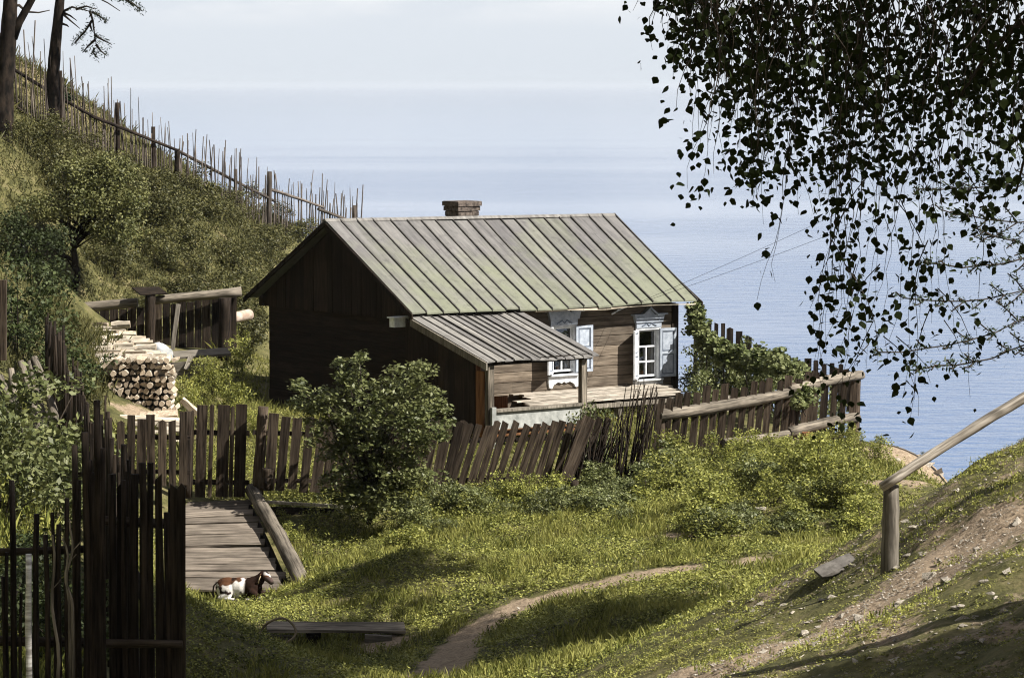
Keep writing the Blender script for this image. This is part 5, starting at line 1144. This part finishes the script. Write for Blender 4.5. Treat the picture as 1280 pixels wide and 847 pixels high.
for px, Y, s, zs, lab in ((30, 44, 1.25, 1.0, 'large leafy bush in the sunlit garden behind the dark stakes'), (85, 42, 1.0, .9, 'leafy bush beside the receding stake fence in the garden'), (-5, 40, 1.0, 1.1, 'leafy bush cut by the left edge of the picture behind the stakes'), (60, 38, .8, .9, 'lower bush in front of the garden bushes'), (20, 36, .9, 1.1, 'shaded bush low behind the near stakes'), (95, 35.5, .8, 1.1, 'shaded bush low behind the crooked branches'), (-10, 35, .8, 1.1, 'shaded bush low at the left corner behind the stakes'), (85, 54, .9, 1.2, 'dark bush right of the leaning poles'), (70, 62, 1.1, 1.0, 'dark bush behind the leaning poles'), (20, 64, 1.3, 1.2, 'bush behind the squared post at the left edge')):
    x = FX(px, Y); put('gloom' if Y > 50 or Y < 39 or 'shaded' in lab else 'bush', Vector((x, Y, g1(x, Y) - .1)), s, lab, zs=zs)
for k, (px, Y, s_) in enumerate(((885, 74, .9), (915, 73.5, 1.0), (945, 73, .9), (975, 72, .9), (1000, 71, .7), (880, 70.5, .7), (1030, 72, .7))):
    x = FX(px, Y); put('bush', Vector((x, Y, g1(x, Y) - .1)), s_, 'dark bush tangled behind the log-railed fence under the vine', 'bushes under the vine', 1.2)
for px, Y, s in ((280, 73, .8), (296, 75, .8), (306, 71, .6), (290, 78, .7), (320, 65, .5), (345, 64, .55), (235, 66, .6), (262, 68, .75), (288, 67.5, .8), (250, 70, .6), (300, 66, .55)):
    x = FX(px, Y); put('weed', Vector((x, Y, g1(x, Y) - .05)), s, 'tall pale weed between the firewood and the house', 'weeds beside the firewood', 1.4)
for px, Y, s in ((1098, 62.5, .35), (1128, 64, .25), (1160, 62.6, .3), (1176, 60, .3), (1112, 60, .4), (1150, 60.5, .3)):
    x = FX(px, Y); put('weed', Vector((x, Y, g1(x, Y) - .05)), s, 'small weed rooted in the pale sandy bank at the end of the fence', 'weeds on the sandy bank', .8)
for px, py, Y, s in ((345, 592, 57.2, .5), (360, 655, 56.5, .5), (520, 600, 57, .5), (1100, 590, 60.5, .7), (1200, 600, 44, .3)):
    x = FX(px, Y); put('weed', Vector((x, Y, g1(x, Y) - .05)), s, {345: 'small leafy weed beside the stump post at the kerb log', 360: 'low weed right of the kerb log', 520: 'weed under the right side of the leafy bush', 1100: 'round weed on the bare bank right of the fence end', 1200: 'weed behind the slope crest'}[px])

unused()
# ---- trees
def tree(name, lab, base, trunk, r0, r1, limbs, blobs, mat, size, per, cr, barkm='bark', cat='tree', hide=False, nc=40, kind=4, aspect=.6, up=.3, grp=None, shell=.3, trunkname='trunk'):
    """trunk: points; limbs: list of point lists; blobs: (centre, radii, n clumps)"""
    root = empty(name, base); tag(root, lab, cat, grp)
    b = MB(); pts = [Vector(p) for p in trunk]; fine = []
    for i in range(len(pts) - 1):
        for t in np.linspace(0, 1, 5, endpoint=False): fine.append(pts[i].lerp(pts[i + 1], t) + Vector((random.gauss(0, .012), random.gauss(0, .012), 0)))
    fine.append(pts[-1]); k_ = len(fine); b.tube(fine, [(r0 + (r1 - r0) * (i / (k_ - 1))) * random.uniform(.95, 1.06) for i in range(k_)], 12); b.build(trunkname, M[barkm], root, tuple(base), True)
    lb = MB()
    for l in limbs: lb.tube(l[0], l[1], 6)
    Cs = []
    for c, r, n_ in blobs:
        C, cc = clumps(n_, per, r[0], r[1], r[2], cr, shell); C += np.array(c); cc = cc + np.array(c)
        if hide: C = C[~in_frame(C, 30)]
        Cs.append(C)
        ni = min(range(len(fine)), key=lambda q: (fine[q] - Vector(c)).length)
        for q in cc[::4]:
            e = Vector(q); near = fine[max(0, ni - random.randint(0, max(1, len(fine) // 2)))]
            if hide and (in_frame(np.array([q]), 20)[0] or in_frame(np.array([tuple(near.lerp(e, .5))]), 20)[0]): continue
            m_ = near.lerp(e, .5) + Vector((0, 0, .1 * (e - near).length)); lb.tube([near, near.lerp(m_, .6) + Vector((random.gauss(0, .05), random.gauss(0, .05), 0)), m_, e], [r1 * .45, r1 * .33, r1 * .2, .006], 5)
    if lb.V: lb.build('limbs', M[barkm], root, tuple(base), True)
    if Cs:
        C = np.concatenate(Cs); leaf_cloud('crown', C, size * rng.uniform(.65, 1.3, len(C)), mat, root, tuple(base), up=up, kind=kind, aspect=aspect)
    return root
# left edge: shaded shrubs/trees and the crooked small tree
def PT(px, py, Y): return P(px, py, Y)
def blob(px, py, Y, rpx, rpy, n_, dep=1.0): return (tuple(P(px, py, Y)), (rpx * Y / F, dep, rpy * Y / F), n_)
b0 = PT(100, 385, 78)
tree('small_tree', 'crooked small leafy tree with spreading crown on the hillside above the board fence', b0, [PT(84, 395, 78), PT(96, 345, 78), PT(92, 312, 78), PT(104, 285, 78), PT(122, 262, 78)], .10, .05,
     [([PT(98, 290, 78), PT(75, 275, 78), PT(50, 262, 77.6)], [.06, .05, .03]), ([PT(98, 288, 78), PT(108, 265, 78), PT(140, 240, 78)], [.06, .05, .03]), ([PT(92, 325, 78), PT(60, 312, 78), PT(30, 300, 77.6)], [.06, .04, .03])],
     [blob(130, 222, 78, 50, 38, 95), blob(155, 255, 78, 36, 34, 60), blob(95, 215, 78, 30, 24, 30), blob(150, 285, 77.6, 40, 26, 44), blob(60, 262, 77.5, 44, 26, 46), blob(110, 250, 77.3, 36, 26, 40)], M['olive_leaf'], .085, 55, .3)
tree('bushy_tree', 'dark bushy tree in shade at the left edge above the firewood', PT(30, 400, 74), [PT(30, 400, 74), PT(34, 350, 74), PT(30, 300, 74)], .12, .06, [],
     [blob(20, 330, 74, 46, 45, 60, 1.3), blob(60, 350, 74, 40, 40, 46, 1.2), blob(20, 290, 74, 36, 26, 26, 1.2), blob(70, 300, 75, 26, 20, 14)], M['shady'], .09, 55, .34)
tree('bushy_tree', 'low leafy bush spilling below the board fence log at the left edge', PT(20, 460, 66), [PT(20, 470, 66), PT(22, 440, 66), PT(24, 420, 66)], .06, .04, [],
     [blob(18, 415, 66, 30, 34, 30, .9), blob(55, 440, 67, 20, 26, 16, .8)], M['bush'], .085, 50, .28)
# elder bush before the house
EB = PT(462, 655, 57.2)
tree('elder_bush', 'big round leafy bush in front of the shaded pickets and the dark gable', EB, [EB, PT(462, 620, 57.2), PT(460, 580, 57.2)], .05, .035,
     [([PT(461, 640, 57.2), PT(430, 580, 57.1), PT(405, 500, 57)], [.03, .025, .01]), ([PT(462, 640, 57.2), PT(490, 590, 57.2), PT(530, 520, 57)], [.03, .025, .01]), ([PT(462, 600, 57.2), PT(455, 530, 57.2), PT(450, 455, 57)], [.03, .02, .008]), ([PT(466, 645, 57.1), PT(480, 600, 56.6), PT(500, 560, 56.4)], [.025, .02, .008])],
     [blob(470, 515, 57.2, 78, 56, 120, 1.1), blob(440, 458, 57.2, 22, 24, 16, .4), blob(515, 480, 57.2, 40, 32, 36, .6), blob(400, 500, 57.2, 32, 20, 24, .5), blob(538, 525, 57.0, 32, 36, 34, .6), blob(500, 590, 56.6, 40, 26, 30, .5), blob(440, 585, 57, 50, 40, 36, .6), blob(378, 482, 57.3, 14, 8, 5, .2), blob(525, 600, 56.4, 30, 12, 14, .3), blob(455, 620, 56.8, 40, 24, 26, .4), blob(500, 540, 56.6, 52, 40, 60, .5), blob(420, 540, 57, 46, 34, 34, .5), blob(480, 625, 56.5, 36, 26, 34, .4), blob(430, 610, 56.8, 30, 30, 24, .4)],
     M['bush'], .10, 34, .21, barkm='twig', cat='bush', shell=.55, aspect=.5, up=.9, trunkname='stem')
# vine
vine = empty('climbing_vine', PT(940, 520, 71)); tag(vine, 'leafy vine sprawling from the house corner over the garden fence', 'vine')
pts = [(868, 385, 73.2), (872, 410, 73), (885, 428, 72.6), (905, 440, 72), (930, 450, 71.4), (955, 452, 70.6), (978, 458, 69.6), (995, 470, 68), (1005, 488, 66.6), (1000, 505, 66)]
Cs = []
for (xa, ya, Ya), (xb, yb, Yb), rr in zip(pts[:-1], pts[1:], (9, 13, 16, 19, 23, 25, 22, 18, 14)):
    for t in np.linspace(0, 1, 4, endpoint=False):
        C, _ = clumps(10, 40, rr * 70 / F, .55, rr * .85 * 70 / F, .17, .3); Cs.append(C + np.array(P(xa + (xb - xa) * t, ya + (yb - ya) * t, Ya + (Yb - Ya) * t)))
C = np.concatenate(Cs); leaf_cloud('foliage', C, .10 * rng.uniform(.6, 1.3, len(C)), M['vine'], vine, tuple(vine.location), up=.7, aspect=.85, kind=6)
b = MB(); b.tube([P(*p) for p in pts], .03, 6)
for p in pts[2:]: b.tube([P(*p), P(p[0] + random.uniform(-10, 10), 520, p[2])], .015, 5)
b.build('stems', M['twig'], vine, tuple(vine.location))
# pines upper left
T1 = hill_line([(4, 81)])[0]; T2 = hill_line([(72, 85.6)])[0]
def sprig(C0, d, ln, nn_, spread, sz=.09):     # needle tuft leaves along a twig
    t = rng.random(nn_); c = np.array(C0)[None] + np.array(d)[None] * (t[:, None] * ln) + rng.normal(size=(nn_, 3)) * spread; return c
def pine_parts(root, twigs, rad=.02, dens=130, spread=.11, size=.11, nm='branches', base=None, aspect=.22, mat='needle'):
    b = MB(); Cs = []
    for pl, leafy in twigs:
        q = [Vector(p) for p in pl]; b.tube(q, [max(.006, rad * (1 - .75 * i / (len(q) - 1))) for i in range(len(q))], 5)
        if leafy:
            for a, c in zip(q[:-1], q[1:]):
                L_ = (c - a).length; k_ = max(3, int(dens * L_ * leafy)); t = rng.random((k_, 1)); Cs.append(np.array(a)[None] * (1 - t) + np.array(c)[None] * t + rng.normal(size=(k_, 3)) * spread)
    b.build(nm, M['twig'], root, tuple(base), True)
    if Cs:
        C = np.concatenate(Cs); leaf_cloud('needles', C, size * rng.uniform(.6, 1.3, len(C)), M[mat], root, tuple(base), up=.1, aspect=aspect)
pine1 = empty('pine_tree', T1); tag(pine1, 'thick pine trunk at the very left edge with one forking limb', 'tree')
b = MB(); tp = [P(2, 175, 81), P(4, 130, 81), P(6, 90, 81), P(11, 40, 81), P(13, 0, 81), P(14, -60, 81), P(12, -200, 81)]; tp.insert(0, Vector((tp[0].x - .05, 81, g1(tp[0].x, 81) - .3)))
fine = [tp[i].lerp(tp[i + 1], t) for i in range(len(tp) - 1) for t in (0, .33, .66)] + [tp[-1]]
b.tube(fine, [random.uniform(.93, 1.06) * (.35 - .011 * i) for i in range(len(fine))], 14); b.build('trunk', M['bark'], pine1, tuple(T1), True)
b = MB(); b.tube([P(16, 48, 81), P(24, 28, 81), P(34, 10, 81), P(44, -8, 81), P(60, -60, 81)], [.13, .11, .10, .09, .05], 8); b.build('limb', M['bark'], pine1, tuple(T1), True)
pine_parts(pine1, [([P(15, 8, 81), P(24, 7, 81), P(33, 15, 81), P(48, 16, 81), P(62, 13, 81.5)], 0)], rad=.05, nm='branch', base=T1)
C_, _ = clumps(60, 60, 3.2, 3, 1.8, .5, .3); C_ += np.array(P(20, -150, 81)); C_ = C_[~in_frame(C_, 8)]; leaf_cloud('crown', C_, .14 * rng.uniform(.6, 1.3, len(C_)), M['needle'], pine1, tuple(T1), up=.1, aspect=.25)
pine2 = empty('pine_tree', T2); tag(pine2, 'slender pine trunk behind the hill fence with a drooping needled branch', 'tree')
b = MB(); tp = [P(66, 135, 85.6), P(66, 100, 85.6), P(69, 60, 85.6), P(73, 20, 85.6), P(76, -10, 85.6), P(80, -90, 85.6), P(84, -200, 85.6)]; tp.insert(0, Vector((tp[0].x, 85.6, g1(tp[0].x, 85.6) - .3)))
fine = [tp[i].lerp(tp[i + 1], t) for i in range(len(tp) - 1) for t in (0, .33, .66)] + [tp[-1]]
b.tube(fine, [random.uniform(.93, 1.06) * (.215 - .006 * i) for i in range(len(fine))], 12); b.build('trunk', M['bark'], pine2, tuple(T2), True)
q = lambda *a: [P(x_, y_, 85.6 + z_) for x_, y_, z_ in a]
pine_parts(pine2, [
 (q((80, 14, 0), (90, 9, -.3), (102, 12, -.5), (115, 15, -.6)), .15), (q((115, 15, -.6), (124, 20, -.6), (134, 28, -.7)), 1.6), (q((95, 12, -.4), (108, 8, -.5), (120, 12, -.6)), .5),
 (q((112, 14, -.5), (116, 26, -.5), (118, 42, -.4), (121, 60, -.4)), .1), (q((115, 26, -.5), (106, 40, -.3), (94, 54, -.2)), .3), (q((106, 40, -.3), (100, 46, -.2), (93, 54, -.1)), 1.4),
 (q((118, 44, -.4), (128, 50, -.5), (140, 56, -.6)), .9), (q((119, 50, -.4), (110, 58, -.3), (103, 66, -.3)), 1.0), (q((120, 56, -.4), (126, 64, -.4), (134, 70, -.4)), 1.5), (q((118, 60, -.4), (116, 66, -.4), (122, 72, -.5)), 1.3), (q((112, 30, -.4), (114, 36, -.4), (116, 40, -.4)), .9),
 (q((79, 18, 0), (88, 26, -.2), (100, 36, -.2)), 0), (q((79, 16, 0), (88, 20, -.3), (96, 26, -.3)), 0), (q((78, 30, 0), (84, 32, -.3), (86, 34, -.4)), 0),
 (q((78, -30, 0), (108, -11, -.8), (115, -6, -1), (135, 4, -1.4), (150, 14, -1.5)), 0), (q((108, -11, -.8), (140, -8, -1), (160, 2, -1), (168, 8, -1)), .1), (q((160, 2, -1), (168, 6, -1), (178, 14, -1)), 1.8), (q((140, -6, -1), (150, 0, -1), (166, 0, -1)), .9)],
 rad=.04, base=T2, size=.12, spread=.06, dens=120)
C_, _ = clumps(60, 60, 3.2, 3, 1.8, .5, .3); C_ += np.array(P(90, -160, 85.6)); C_ = C_[~in_frame(C_, 8)]; leaf_cloud('crown', C_, .14 * rng.uniform(.6, 1.3, len(C_)), M['needle'], pine2, tuple(T2), up=.1, aspect=.25)
FB = P(80, 150, 87)
tree('fir_sapling', 'small dark fir sapling behind the fence beside the slender pine', FB, [P(80, 148, 87), P(78, 120, 87), P(77, 96, 87)], .05, .01, [], [blob(80, 130, 87, 10, 10, 14, .3), blob(78, 112, 87, 7, 10, 8, .2), blob(84, 122, 87, 8, 5, 7, .2), blob(77, 100, 87, 3, 5, 4, .1)], M['needle'], .13, 24, .12, aspect=.3)

# ---- hanging birch branches, close at the upper right
BB = Vector((4.6, 9.3, g1(4.6, 9.3)))
birch = empty('birch_tree', BB); tag(birch, 'birch leaning in from the upper right with dark leafy twigs hanging over the water', 'tree')
b = MB(); tp = [Vector((4.6, 9.3, BB.z - .3)), Vector((4.5, 9.4, 0)), Vector((4.3, 9.6, 2)), Vector((4.2, 9.7, 4.2)), Vector((4.3, 9.6, 7))]
fine = [tp[i].lerp(tp[i + 1], t) for i in range(4) for t in (0, .25, .5, .75)] + [tp[-1]]; b.tube(fine, [.17 - .008 * i for i in range(17)], 12); b.build('trunk', M['birchbark'], birch, tuple(BB), True)
TW = MB(); LC = []; LS = []; LD = []
def twig(p0, ln, dens=1.0, r=.0035, drift=(0, 0), leafsz=.0275, bend=.06, skip=0.0):
    pts = [Vector(p0)]; d = Vector((drift[0], random.uniform(-.05, .05), -1)).normalized(); st_ = .07; k_ = max(2, int(ln / st_)); d2 = Vector((random.uniform(-.5, .5) + drift[0], random.uniform(-.4, .4), -.5)).normalized()
    for i in range(k_):
        dd = (d2.lerp(d, min(1, i / 4)) + Vector((random.gauss(0, bend * 2), random.gauss(0, bend * 2), random.gauss(0, .04)))).normalized(); pts.append(pts[-1] + dd * st_)
    TW.tube(pts, [max(.0007, r * .7 * (1 - .8 * i / k_)) for i in range(k_ + 1)], 4); lev = random.choice((.15, 1.0, 2.0))
    for i in range(1, k_ + 1):
        a = pts[i]; 
        if i / k_ < skip: continue
        if random.random() < .28: lev = random.choice((.1, .3, 1.0, 1.7, 2.4)) if i < k_ - 3 else 1.8
        for _ in range(np.random.default_rng(len(LC) + i).poisson(2.15 * dens * lev)):
            off = Vector((random.gauss(0, .038), random.gauss(0, .04), random.gauss(-.012, .03))); LC.append(tuple(a + off)); LS.append(leafsz * random.uniform(.5, 1.45)); LD.append((off.x * 8 + random.gauss(0, .35), off.y * 8 + random.gauss(0, .35), -1))
def wpos(px, py, Y): return P(px, py, Y)
reach = [(820, 62), (840, 100), (862, 92), (880, 150), (900, 232), (925, 215), (945, 275), (965, 295), (985, 282), (1005, 230), (1030, 330), (1045, 402), (1060, 470), (1075, 500), (1092, 545), (1108, 548), (1125, 500), (1145, 470), (1165, 525), (1180, 470), (1200, 410), (1225, 330), (1250, 300), (1275, 330), (1300, 300)]
rx = [a for a, _ in reach]; ryy = [c for _, c in reach]
for k in range(235):
    px = random.uniform(822, 1310) if k > 40 else random.uniform(860, 1300); Y = random.uniform(9.6, 12.0); top = random.uniform(-70, 10); 
    if px < 870: top = random.uniform(-60, -10)
    mx = np.interp(px, rx, ryy); f_ = random.choice((.35, .45, .55, .62, .75, .9)) if k > 75 else random.uniform(.82, 1.0)
    if mx > 350 and f_ > .7 and random.random() < .45: f_ *= .6
    ln = (mx * f_ - top) * Y / F
    if ln < .08: continue
    s0 = px - random.uniform(0, 20); twig(P(s0, top, Y), ln, dens=random.uniform(.65, 1.15) * (1.0 if mx * f_ < 300 else .72), r=.004, drift=(random.uniform(-.2, .12) if px > 900 else random.uniform(.02, .2), 0), bend=.09)
for k in range(130):                            # denser crown up to y = 200
    px = random.uniform(862, 1300); lim = np.interp(px, [830, 880, 950, 1100, 1300], [60, 130, 190, 230, 200]); Y = random.uniform(9.6, 12.2); top = random.uniform(-60, lim * .6); twig(P(px, top, Y), random.uniform(.15, .45), dens=1.25, r=.003, drift=(random.uniform(-.4, .4), 0))
for px, y0, y1 in ((1092, 400, 552), (1104, 420, 556), (1086, 430, 520), (1056, 330, 470), (1075, 360, 500), (1165, 380, 530), (1180, 400, 490), (1042, 330, 402), (1120, 420, 520), (890, 60, 190), (940, 150, 270), (975, 180, 292), (1000, 190, 280), (1045, 180, 470), (1060, 260, 500), (1085, 220, 560), (1100, 330, 560), (1110, 200, 540), (1070, 330, 420), (1160, 300, 545), (1172, 360, 520), (1040, 300, 405), (960, 140, 290), (905, 120, 235), (1120, 250, 420), (1150, 200, 400), (1195, 200, 480), (1215, 260, 360)):
    Y = random.uniform(9.8, 11.5); twig(P(px, y0, Y), (y1 - y0) * Y / F, dens=.85, r=.003, drift=(.01, 0), skip=.05)
for pl, r in (([(1400, -120), (1250, -60), (1130, -20), (1010, -25), (900, -45), (840, -50)], .022), ([(1400, -60), (1300, 10), (1240, 60), (1200, 120)], .014), ([(1130, -20), (1080, 30), (1060, 90), (1055, 150)], .008), ([(1010, -25), (960, 30), (930, 90)], .007), ([(1380, 0), (1310, 60), (1290, 160), (1270, 240)], .010)):
    TW.tube([P(a, c, 10.8) for a, c in pl], [r * (1 - .6 * i / (len(pl) - 1)) for i in range(len(pl))], 6)
TW.tube([Vector((4.25, 9.6, 2.2)), Vector((3.4, 10.2, 1.6)), P(1400, -120, 10.8), ], [.05, .035, .022], 8)
TW.build('twigs', M['twig'], birch, tuple(BB), True)
LC = np.array(LC); LS = np.array(LS); LD = np.array(LD); nrm = rng.normal(size=LC.shape); nrm[:, 1] -= .6
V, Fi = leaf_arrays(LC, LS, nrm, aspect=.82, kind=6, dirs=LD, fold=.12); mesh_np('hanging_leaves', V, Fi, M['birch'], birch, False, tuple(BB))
# main crown above and right, outside the picture, shading those twigs
Cs = []
for c, r, n_ in (((3.6, 9.8, 2.4), (2.2, 2.2, 1.7), 240), ((2.4, 10.2, 1.6), (1.6, 1.6, .9), 170), ((4.6, 9.2, 4.6), (2.4, 2.4, 2.2), 170), ((1.2, 10.8, 1.2), (1.2, 1.3, .6), 110), ((2.9, 9.6, .35), (.75, 1.2, 1.0), 80), ((3.2, 9.4, -.6), (.8, 1.0, .8), 70)):
    C, _ = clumps(n_, 40, r[0], r[1], r[2], .26, .0); Cs.append(C + np.array(c))
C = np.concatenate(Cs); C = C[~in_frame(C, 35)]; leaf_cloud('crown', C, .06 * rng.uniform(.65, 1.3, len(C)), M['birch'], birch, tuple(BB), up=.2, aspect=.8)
print('birch leaves', len(LC), len(C))
# ---- larch whose sprays reach in from the right edge
LB = Vector((6.6, 26.0, g1(6.6, 26.0)))
larch = empty('larch_tree', LB); tag(larch, 'larch off the right edge reaching feathery bare-looking sprays over the water', 'tree')
b = MB(); b.tube([LB - Vector((0, 0, .3)), LB + Vector((.1, 0, 3)), LB + Vector((.2, 0, 7)), LB + Vector((.2, 0, 11))], [.2, .17, .12, .05], 10); b.build('trunk', M['bark'], larch, tuple(LB), True)
tw = []
for (x0, y0, x1, y1, dr) in ((1330, 215, 1150, 235, 10), (1330, 270, 1175, 262, 14), (1330, 300, 1160, 330, 22), (1330, 345, 1130, 372, 20), (1330, 372, 1100, 440, 26), (1330, 405, 1150, 460, 20), (1330, 330, 1215, 285, -6)):
    Y = random.uniform(23, 27); main = []
    for t in np.linspace(0, 1, 9): main.append(P(x0 + (x1 - x0) * t, y0 + (y1 - y0) * t + dr * math.sin(math.pi * t) * .7 + random.uniform(-2, 2), Y - t))
    tw.append((main, .35))
    for i in range(1, 9):
        for sg in (-1, 1):
            if random.random() < .2: continue
            a = main[i]; ln = random.uniform(14, 42) * (1.1 - i / 11); pxa, pya = proj([tuple(a)]); e = P(float(pxa[0]) - ln * random.uniform(.5, 1), float(pya[0]) + sg * ln * random.uniform(.25, .7), a.y - .2)
            tw.append(([a, a.lerp(e, .5) + Vector((0, 0, random.uniform(-.02, .02))), e], .75))
pine_parts(larch, tw, rad=.007, dens=120, spread=.022, size=.05, nm='branches', base=LB, aspect=.28)
Cs = []
for c, r, n_ in (((8.0, 25.6, 7.4), (2.6, 2.3, 1.8), 210), ((9.4, 25.2, 9.4), (2.2, 2.2, 1.6), 170), ((8.4, 27.6, 8.6), (1.8, 1.8, 1.4), 110)):
    C, _ = clumps(n_, 46, r[0], r[1], r[2], .36, .0); Cs.append(C + np.array(c))
C = np.concatenate(Cs); C = C[~in_frame(C, 30)]; leaf_cloud('crown', C, .15 * rng.uniform(.65, 1.3, len(C)), M['needle'], larch, tuple(LB), up=.2, aspect=.5)
# ---- more trees of the grove outside the picture on the right; their shade falls into it
for k, (bx, by, blobs_, lab) in enumerate((
    (11.5, 21.5, [((11.4, 21.3, 3.3), (2.7, 2.0, 1.4), 330), ((10.8, 22.7, 3.0), (1.8, 1.4, .9), 260), ((9.2, 22.2, 1.5), (1.2, 1.3, .9), 60)], 'broad leafy tree standing just right of the picture above the stony slope'),
    (12.5, 40, [((11.0, 40.4, 5.6), (3.0, 2.8, 1.7), 200), ((12.6, 37.6, 4.6), (2.0, 1.6, 1.3), 80), ((9.7, 35.2, 7.0), (2.3, 2.0, 1.1), 420), ((11.2, 38.3, 5.7), (2.3, 2.0, 1.1), 420), ((10.8, 42.0, 6.1), (2.4, 2.3, 1.1), 460), ((9.8, 40.6, 7.4), (1.8, 2.0, .9), 280), ((11.9, 46.6, 6.6), (1.5, 2.0, .9), 60)], 'tall leafy tree right of the picture below the slope crest'),
    (10.5, 31, [((8.8, 32.0, 8.0), (1.9, 2.4, 1.5), 150), ((10.2, 33.5, 9.6), (2.0, 2.2, 1.4), 110)], 'tallest leafy tree right of the picture beside the larch'))):
    base_ = Vector((bx, by, g1(bx, by)))
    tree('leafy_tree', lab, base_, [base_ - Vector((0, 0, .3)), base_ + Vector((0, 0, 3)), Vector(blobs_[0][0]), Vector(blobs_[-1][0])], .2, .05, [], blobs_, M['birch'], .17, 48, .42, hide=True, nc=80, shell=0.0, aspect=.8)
# ---- wires from the house to a pole outside the picture
pole_b = Vector((12.6, 61, g1(12.6, 61)))
o = log('power_pole', pole_b - Vector((0, 0, .5)), Vector((12.6, 61, 1.2)), .14, .11, M['pole'], None, sides=10); tag(o, 'grey utility pole beyond the right edge of the picture', 'pole')
for k, (a, py2) in enumerate(((HP(6.0, -YF + .14, 2.30), 225), (HP(6.3, -YF + .16, 2.40), 232))):
    e = Vector((12.5, 61 + .3 * k, .55 - .9 * k)); pts = [a.lerp(e, t) - Vector((0, 0, .18 * math.sin(math.pi * t))) for t in np.linspace(0, 1, 18)]
    b = MB(); b.tube(pts, .0045, 4); o = b.build('power_wire', M['wire'], loc=tuple(a)); tag(o, ['upper', 'lower'][k] + ' of the two thin wires running from the house wall to the upper right', 'wire')

# ---- the hazy air over the lake
m = bpy.data.materials.new('hazy_air'); m.use_nodes = True; t = m.node_tree; t.nodes.clear(); o_ = t.nodes.new('ShaderNodeOutputMaterial'); v = t.nodes.new('ShaderNodeVolumePrincipled')
v.inputs['Color'].default_value = (0.74, 0.82, 0.94, 1); v.inputs['Density'].default_value = 0.00006; v.inputs['Anisotropy'].default_value = 0.0; t.links.new(v.outputs[0], o_.inputs['Volume'])
hz_ = MB().box(-60000, 60000, -400, 80000, WZ - 40, 22.0).build('haze', m, loc=(0, 0, 0)); tag(hz_, 'thin pale haze over the lake and the far water', 'haze', kind='stuff')
